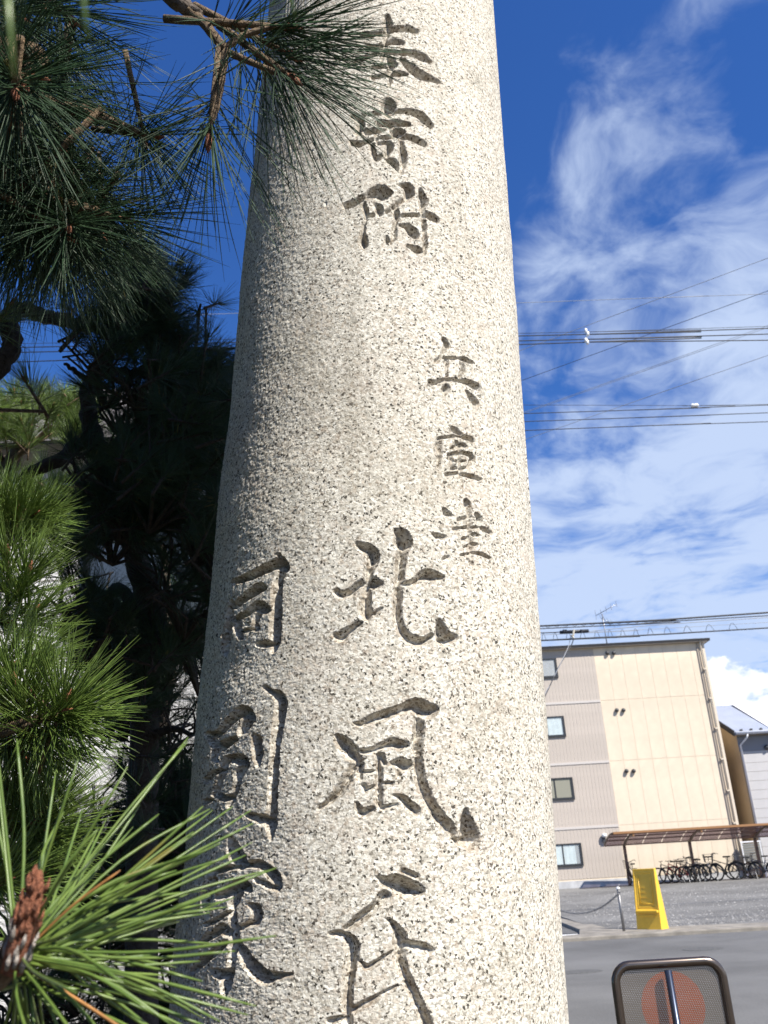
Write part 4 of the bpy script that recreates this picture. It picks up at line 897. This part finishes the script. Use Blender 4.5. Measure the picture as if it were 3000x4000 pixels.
BK = [(2474, 92, 'black', 'city', 'black city bicycle parked head on beside the shelter\'s end post', 1.0),
      (2628, 150, 'black', 'flat', 'black bicycle with flat handlebar, first of the row behind the yellow stand', 1.0),
      (2655, 138, 'red', 'flat', 'red framed bicycle squeezed into the row under the shelter', 1.0),
      (2690, 142, 'brown', 'sport', 'brown bicycle with high saddle beside the red framed one', 1.04),
      (2722, 125, 'navy', 'city', 'navy bicycle with wire basket standing at the shelter\'s middle post', 1.02),
      (2764, 135, 'silver', 'sport', 'silver bicycle with high saddle just past the shelter\'s middle post', 1.03),
      (2838, 152, 'black', 'tall', 'black city bicycle with big basket and upright handlebar, turned broadside', 1.08),
      (2918, 140, 'brown', 'cover', 'brown city bicycle in front of the downpipe at the building corner', 1.0),
      (2990, 140, 'navy', 'city', 'navy city bicycle in front of the louvre fence', 1.0)]
for (u, yaw, colr, typ, lab, sc) in BK:
    p = at(u, 3440, YBK)
    r = tag(empty('bicycle', (p.x, YBK, ZB+0.002), math.radians(yaw)), lab, 'bicycle', 'bicycles under the shelter'); r.scale = (sc, sc, sc)
    inst('frame', FM[colr], r)
    for x in (-0.48, 0.58):
        w = inst('wheel', WM, r, Matrix.Translation((x, 0, 0.341))); inst('rim', SM, w)
    inst('handlebar', HBF if typ in ('flat', 'sport') else HBU, r)
    inst('saddle', SDM, r, Matrix.Translation((-0.02, 0, 0.08)) if typ == 'sport' else None)
    inst('crank', CRK, r); inst('stand', STD, r)
    if typ != 'flat': inst('mudguard', GRD, r); inst('rack', RACK, r)
    if typ in ('city', 'tall', 'cover'): inst('basket', BKM, r, Matrix.Translation((0.56, 0, 0.72)) @ Matrix.Scale(1.2 if typ == 'tall' else 1.0, 4))

# ------------------------------------------------------------------ yellow plastic stand, chain post
YEL = mat('yellow_plastic', (0.80, 0.49, 0.045), 0.4, var=0.08, vscale=5)
pL, pR = atz(2511, 3636, 0.06), atz(2612, 3632, 0.06)
ys_ = pL.y
st = tag(empty('sign_stand', (0.5*(pL.x+pR.x), ys_+0.15, 0.055)), 'yellow plastic A shaped sign stand with recessed blank panel at the kerb', 'sign stand')
st.rotation_euler = (0, 0, math.radians(-46))
hh = 1.22; wb = 0.30; wt = 0.275
def stand_half(sgn):
    # leaning hollow leaf of the stand with a stepped recess; y is thickness direction
    h = MB(); lean = 0.115
    def pt(x, y, z): return Vector((x, sgn*(-(0.15-lean*z/hh)+0.0)+sgn*y, z))
    def w(z): return wb+(wt-wb)*z/hh
    def ring(x0, x1, z0, z1, y): return [pt(x0, y, z0), pt(x1, y, z0), pt(x1, y, z1), pt(x0, y, z1)]
    rings = [ring(-w(0), w(0), 0.0, hh, 0.16 if False else 0.0)]
    outer = [pt(-w(0), 0, 0), pt(w(0), 0, 0), pt(w(hh), 0, hh), pt(-w(hh), 0, hh)]
    levels_ = [outer]
    for (m, z0, z1, y) in ((0.03, 0.40, hh-0.03, 0.0), (0.04, 0.41, hh-0.04, 0.013), (0.085, 0.46, hh-0.09, 0.013), (0.095, 0.47, hh-0.10, 0.026)):
        levels_.append([pt(-w(z0)+m, y, z0), pt(w(z0)-m, y, z0), pt(w(z1)-m, y, z1), pt(-w(z1)+m, y, z1)])
    b = len(h.v)
    for L in levels_: h.v += [tuple(q) for q in L]
    for i in range(len(levels_)-1):
        for j in range(4):
            f = (b+i*4+j, b+i*4+(j+1) % 4, b+(i+1)*4+(j+1) % 4, b+(i+1)*4+j); h.f.append(f if sgn > 0 else f[::-1])
    k = b+(len(levels_)-1)*4; h.f.append((k, k+1, k+2, k+3) if sgn > 0 else (k+3, k+2, k+1, k))
    return h
body = stand_half(1); bk_ = stand_half(-1)
nv = len(body.v); body.v += bk_.v; body.f += [tuple(i+nv for i in f) for f in bk_.f]
# sides, top and bottom joining the two leaves
for s in (-1, 1):
    i0, i1 = (1, 2) if s > 0 else (0, 3)
    body.f.append((i0, nv+i0, nv+i1, i1) if s > 0 else (i1, nv+i1, nv+i0, i0))
body.f.append((3, 2, nv+2, nv+3)); body.f.append((1, 0, nv, nv+1))
body.build('body', YEL, st, bevel=0.012)
lean_m = Matrix.Rotation(-math.atan(0.115/hh), 4, 'X')
MB().box(-0.27, 0.27, -0.165, -0.09, 0.335, 0.395).build('ledge', YEL, st, bevel=0.02)
MB().box(-0.2, 0.2, -0.142, -0.1, 0.27, 0.30).build('slot_rim', YEL, st, bevel=0.006)
def leaf(x, y, z): return (x, -(0.15-0.115*z/hh)+y, z)
for (x0, x1, z0, z1) in ((-0.175, -0.155, 0.52, hh-0.16), (0.15, 0.17, 0.52, hh-0.16)):
    MB().tube([leaf((x0+x1)/2, 0.026, z0), leaf((x0+x1)/2*0.95, 0.026, z1)], 0.012, 6).build('border', YEL, st, True)
MB().tube([leaf(-0.165, 0.026, 0.52), leaf(0.16, 0.026, 0.52)], 0.012, 6).build('border', YEL, st, True)
for k in range(6):
    z = 0.53+k*0.1; y = -(0.15-0.115*z/hh)+0.026
    MB().box(-0.16, 0.16, y-0.004, y+0.004, z, z+0.006).build('rib', YEL, st)
STEEL = mat('stainless_steel', (0.20, 0.20, 0.205), 0.45, metal=0.6)
pp = atz(2438, 3640, 0.06)
cpst = tag(empty('chain_post', (pp.x, pp.y, 0.05)), 'slim steel chain post with round cap at the kerb corner', 'post')
MB().lathe([(0.032, -0.05), (0.032, 0.84)], 14).build('post', STEEL, cpst, True)
MB().lathe([(0.03, 0.84), (0.042, 0.845), (0.042, 0.87), (0.02, 0.895)], 14).build('cap', WHT, cpst, True)
MB().tube(circ((0, -0.04, 0.78), 0.025, 10), 0.006, 5, closed=True).build('chain_ring', STEEL, cpst, True)
pe = at(2085, 3485, pp.y+2.0); c0 = Vector((pp.x-0.03, pp.y-0.04, 0.80)); c1 = Vector((pe.x, pe.y, 0.86)); n = 62
chn = tag(empty('chain', c0), 'grey plastic chain sagging from the steel post along the side road', 'chain')
lk = MB().tube([(0.022*math.cos(a)*1.6, 0.014*math.sin(a), 0) for a in [i*PI/5 for i in range(10)]], 0.005, 5, closed=True).mesh('chain_link', mat('chain_grey', (0.22, 0.22, 0.22), 0.6), True)
for i in range(n):
    t = (i+.5)/n; q = c0.lerp(c1, t); q.z -= 1.65*t*(1-t); t2 = t+1e-3; q2 = c0.lerp(c1, t2); q2.z -= 1.65*t2*(1-t2)
    d = (q2-q).normalized(); Rk = d.to_track_quat('X', 'Z').to_matrix() @ Matrix.Rotation(PI/2*(i % 2), 3, 'X')
    inst('chain_link', lk, chn, Matrix.Translation(q-c0) @ Rk.to_4x4() @ Matrix.Scale(1.2, 4))
cp2 = tag(empty('chain_post', (c1.x-0.03, c1.y, 0.05)), 'steel chain post at the far end of the chain, behind the granite pillar', 'post')
MB().lathe([(0.032, -0.05), (0.032, 0.84)], 14).build('post', STEEL, cp2, True); MB().lathe([(0.03, 0.84), (0.042, 0.845), (0.042, 0.87), (0.02, 0.895)], 14).build('cap', WHT, cp2, True)

# ------------------------------------------------------------------ mesh sign panel in the foreground
YS = 2.3
tl, tr = at(2382, 3795, YS), at(2832, 3774, YS)
sw = (tr-tl).length; ms = tag(empty('mesh_sign', ((tl.x+tr.x)/2, YS, 0)), 'steel framed perforated mesh sign panel with a faded orange disc', 'sign')
ztop = 0.5*(tl.z+tr.z)+0.012; sh_ = 0.5; zbot = ztop-sh_
FRM = mat('sign_frame', (0.16, 0.13, 0.11), 0.22, metal=0.85, var=0.15, vscale=8)
def rrect(w, z0, z1, r, n=6):
    pts = []
    for cx, cz, a0 in ((w/2-r, z1-r, 0), (-w/2+r, z1-r, PI/2), (-w/2+r, z0+r, PI), (w/2-r, z0+r, 1.5*PI)):
        for i in range(n+1): a = a0+PI/2*i/n; pts.append((cx+r*math.cos(a), 0, cz+r*math.sin(a)))
    return pts
MB().tube(rrect(sw-0.02, zbot, ztop, 0.036), 0.0105, 10, closed=True).build('frame', FRM, ms, True)
pm = bpy.data.materials.new('perforated_sheet'); pm.use_nodes = True
t = NT(pm.node_tree); b = t.n['Principled BSDF']; b.inputs['Roughness'].default_value = 0.5; b.inputs['Metallic'].default_value = 0.2
co = t.add('ShaderNodeTexCoord').outputs['Object']; sp_ = t.add('ShaderNodeSeparateXYZ', inp={0: co})
dxy = t.math('POWER', t.math('ADD', t.math('POWER', sp_.outputs[0], 2.0), t.math('POWER', t.math('SUBTRACT', sp_.outputs[2], ztop-0.088), 2.0)), 0.5)
disc = t.math('LESS_THAN', dxy, 0.072)
t.l.new(t.mix(disc, t.mix(t.noise(co, 9, 4), (0.09, 0.077, 0.063), (0.15, 0.128, 0.105)), t.mix(t.noise(co, 14, 3), (0.30, 0.065, 0.014), (0.18, 0.055, 0.02))), b.inputs['Base Color'])
pit = 0.0042
def hexd(ox, oz):
    a = t.math('SUBTRACT', t.math('FRACT', t.math('ADD', t.math('DIVIDE', sp_.outputs[0], pit), 100+ox)), 0.5)
    c_ = t.math('SUBTRACT', t.math('FRACT', t.math('ADD', t.math('DIVIDE', sp_.outputs[2], pit*1.732), 100+oz)), 0.5)
    return t.math('ADD', t.math('POWER', a, 2.0), t.math('POWER', t.math('MULTIPLY', c_, 1.732), 2.0))
hole = t.math('LESS_THAN', t.math('MINIMUM', hexd(0, 0), hexd(.5, .5)), 0.105)
ms_ = t.add('ShaderNodeMixShader', inp={0: hole, 1: b.outputs[0], 2: t.add('ShaderNodeBsdfTransparent').outputs[0]})
t.l.new(ms_.outputs[0], t.n['Material Output'].inputs[0])
MB().box(-sw/2+0.02, sw/2-0.02, -0.001, 0.001, zbot, ztop-0.01).build('mesh_panel', pm, ms)
MB().tube([(-0.005, -0.022, ztop-0.012), (0.0, -0.03, zbot-0.1), (0.0, -0.03, 0.0)], 0.0085, 10).build('support_bar', mat('support_bar', (0.10, 0.12, 0.17), 0.25, metal=0.85), ms, True)
MB().lathe([(0.17, 0.0), (0.17, 0.03), (0.03, 0.07)], 24).build('base', TYRE, ms, True)

# ------------------------------------------------------------------ overhead wires
WB = mat('cable_black', (0.02, 0.022, 0.028), 0.5); WS = mat('wire_grey', (0.30, 0.31, 0.33), 0.5); INS = mat('insulator_white', (0.8, 0.8, 0.8), 0.3)
def wire(name, pts, r, m, label, cat='cable', extend=True, group=None):
    pts = [Vector(p) for p in pts]
    if extend:
        a = pts[0]+(pts[0]-pts[1]).normalized()*45; b = pts[-1]+(pts[-1]-pts[-2]).normalized()*20; pts = [a]+pts+[b]
    o = MB().tube(smooth_line(pts, 8) if len(pts) > 2 else pts, r, 5).build(name, m, None, True)
    return tag(o, label, cat, group)
def q4(x, y): return 2000+x/1.659, 1100+y/1.659
def q6(x, y): return 2100+x/3.318, 2380+y/3.318
ya = 15.0
wire('power_line', [at(*q4(40, 138), ya+1), at(*q4(850, 108), ya+1), at(*q4(1659, 80), ya+1)], 0.006, WS, 'thin pale wire strung highest of the level wires across the sky', 'wire')
la = ['fine wire running just above the three black upper lines', 'uppermost of the three black upper power lines', 'middle one of the three black upper power lines', 'lowest of the three black upper power lines']
for i, (a, m_, b) in enumerate([(335, 326, 290), (352, 342, 303), (384, 374, 340), (408, 393, 380)]):
    wire('power_line', [at(*q4(52, a), ya), at(*q4(485, m_), ya), at(*q4(1659, b), ya)], 0.005 if i == 0 else 0.011, WB, la[i], 'wire')
sp0 = at(*q4(485, 358), ya)
isp = tag(empty('line_spacer', sp0), 'white ceramic spacer clamping the upper group of power lines', 'insulator')
for (x, y) in ((478, 318), (490, 338), (478, 380), (488, 393)):
    c = at(*q4(x, y), ya-0.03)-sp0; MB().lathe([(0.015, -0.05), (0.035, -0.03), (0.028, 0.0), (0.035, 0.03), (0.015, 0.05)], 10, M=Matrix.Translation(c)).build('insulator', INS, isp, True)
MB().tube([at(*q4(482, 312), ya)-sp0, at(*q4(484, 400), ya)-sp0], 0.012, 6).build('rod', INS, isp, True)
lb = ['fine wire above the lower group of power lines', 'top line of the lower group of three power lines', 'middle line of the lower group of three power lines', 'bottom line of the lower group of three power lines']
for i, (a, m_, b) in enumerate([(800, 803, 795), (855, 822, 800), (907, 882, 850), (965, 937, 908)]):
    wire('power_line', [at(*q4(88, a), 17), at(*q4(800 if i else 1183, m_ if i != 1 else 832), 17), at(*q4(1659, b), 17)], 0.005 if i == 0 else 0.0095, WB, lb[i], 'wire')
c = at(*q4(1183, 803), 16.97)
tag(MB().lathe([(0.02, -0.09), (0.05, -0.05), (0.035, 0.0), (0.05, 0.05), (0.02, 0.09)], 12, M=Matrix.Rotation(PI/2, 4, 'Y')).build('insulator', INS, None, True), 'white insulator on the lower group of power lines', 'insulator').location = c
ld = ['highest of the thin wires slanting across the clouds', 'dark slanting wire crossing the upper power lines', 'slanting wire of a close pair, upper strand', 'slanting wire of a close pair, lower strand', 'lowest slanting wire, crossing the lower power lines']
for i, (x0, y0, x1, y1, r, m_) in enumerate([(58, 445, 1250, 0, .006, WS), (72, 638, 1659, 60, .006, WB), (88, 842, 1659, 285, .005, WS), (88, 850, 1659, 297, .005, WS), (95, 1020, 1659, 478, .006, WS)]):
    zc = 12.5-0.4*i
    wire('slanting_wire', [atz(*q4(x0, y0), zc), atz(*q4((x0+x1)/2, (y0+y1)/2), zc), atz(*q4(x1, y1), zc)], r, m_, ld[i], 'wire')
yt = 24.0
wire('telephone_cable', [at(*q6(30, 218), yt), at(*q6(820, 180), yt), at(*q6(1659, 135), yt), at(3000, 2393, yt)], 0.026, WB, 'thickest black telephone cable above the apartment roof', 'cable')
wire('telephone_cable', [at(*q6(30, 252), yt), at(*q6(900, 212), yt), at(*q6(1300, 190), yt), at(*q6(1659, 160), yt), at(3000, 2405, yt)], 0.015, WB, 'black cable hanging in slings just below the thickest one', 'cable')
wire('telephone_cable', [at(*q6(30, 308), yt), at(*q6(190, 302), yt), at(*q6(300, 296), yt)], 0.015, WB, 'black cable feeding the splice closure near the pillar', 'cable', False)
wire('telephone_cable', [at(*q6(640, 290), yt), at(*q6(900, 262), yt), at(*q6(1250, 228), yt), at(*q6(1659, 195), yt), at(3000, 2412, yt)], 0.010, WS, 'thin clipped cable leaving the splice closure', 'cable', False)
lowp = [at(*q6(-300, 420), yt), at(*q6(40, 405), yt), at(*q6(820, 365), yt), at(*q6(1659, 322), yt), at(3000, 2453, yt)]
wire('telephone_cable', lowp, 0.02, WB, 'black cable lying along the apartment roof edge, lashed with loops', 'cable')
wire('messenger_wire', [p+Vector((0, 0, 0.16)) for p in lowp], 0.006, WS, 'fine messenger wire over the looped cable at the roof edge', 'wire')
lp = tag(empty('cable_sling', lowp[1]), 'row of wire sling loops carrying the cable at the roof edge', 'cable sling')
fine_l = smooth_line(lowp, 60)
for k in range(13):
    t = 62+k*13
    if t+5 >= len(fine_l): break
    a, b = fine_l[t], fine_l[t+5]; pts = [a.lerp(b, j/8)+Vector((0, 0, 0.2*math.sin(PI*j/8))) for j in range(9)]
    MB().tube([q-lowp[1] for q in pts], 0.006, 4).build('loop', WB, lp, True)
s2 = tag(empty('cable_sling', at(*q6(30, 218), yt)), 'row of thin slings between the thickest cable and the one below', 'cable sling')
for k in range(15):
    x = 90+k*115; y = 218-0.05*x
    MB().tube([at(*q6(x, y), yt)-s2.location, at(*q6(x+45, y+25), yt)-s2.location, at(*q6(x+90, y-2), yt)-s2.location], 0.006, 4).build('loop', WB, s2, True)
cl0 = at(*q6(290, 298), yt)
cl = tag(empty('splice_closure', cl0), 'black splice closure bar clamped on the cables with a drop bracket', 'cable closure')
MB().tube([Vector(), at(*q6(660, 278), yt)-cl0], 0.045, 8).build('bar', WB, cl, True)
for x in (340, 370, 570): MB().tube([at(*q6(x, 300), yt-.05)-cl0, at(*q6(x-4, 265), yt-.05)-cl0], 0.03, 6).build('clip', WB, cl)
MB().tube([at(*q6(470, 265), yt-.06)-cl0, at(*q6(462, 340), yt-.06)-cl0, at(*q6(440, 335), yt-.06)-cl0, at(*q6(468, 375), yt-.06)-cl0], 0.03, 6).build('bracket', mat('bracket_beige', (0.55, 0.5, 0.4), 0.6), cl)
wire('drop_cable', [at(*q6(468, 375), yt), at(*q6(430, 480), yt), at(*q6(262, 770), yt-.3), at(*q6(95, 1128), yt-.6), at(*q6(-200, 1700), yt-1)], 0.014, WB, 'black drop cable slanting down from the splice closure past a window', 'cable', False)
wire('drop_cable', [at(*q6(430, 340), yt), at(*q6(405, 470), yt), at(*q6(355, 580), yt-.2), at(*q6(300, 700), yt-.3), at(*q6(170, 960), yt-.45), at(*q6(105, 1080), yt-.6), at(*q6(-200, 1650), yt-1)], 0.009, WS, 'thin grey drop wire twined beside the black drop cable', 'wire', False)

# ------------------------------------------------------------------ render settings
scene.render.engine = 'CYCLES'
scene.render.resolution_x = 768; scene.render.resolution_y = 1024
scene.cycles.max_bounces = 6
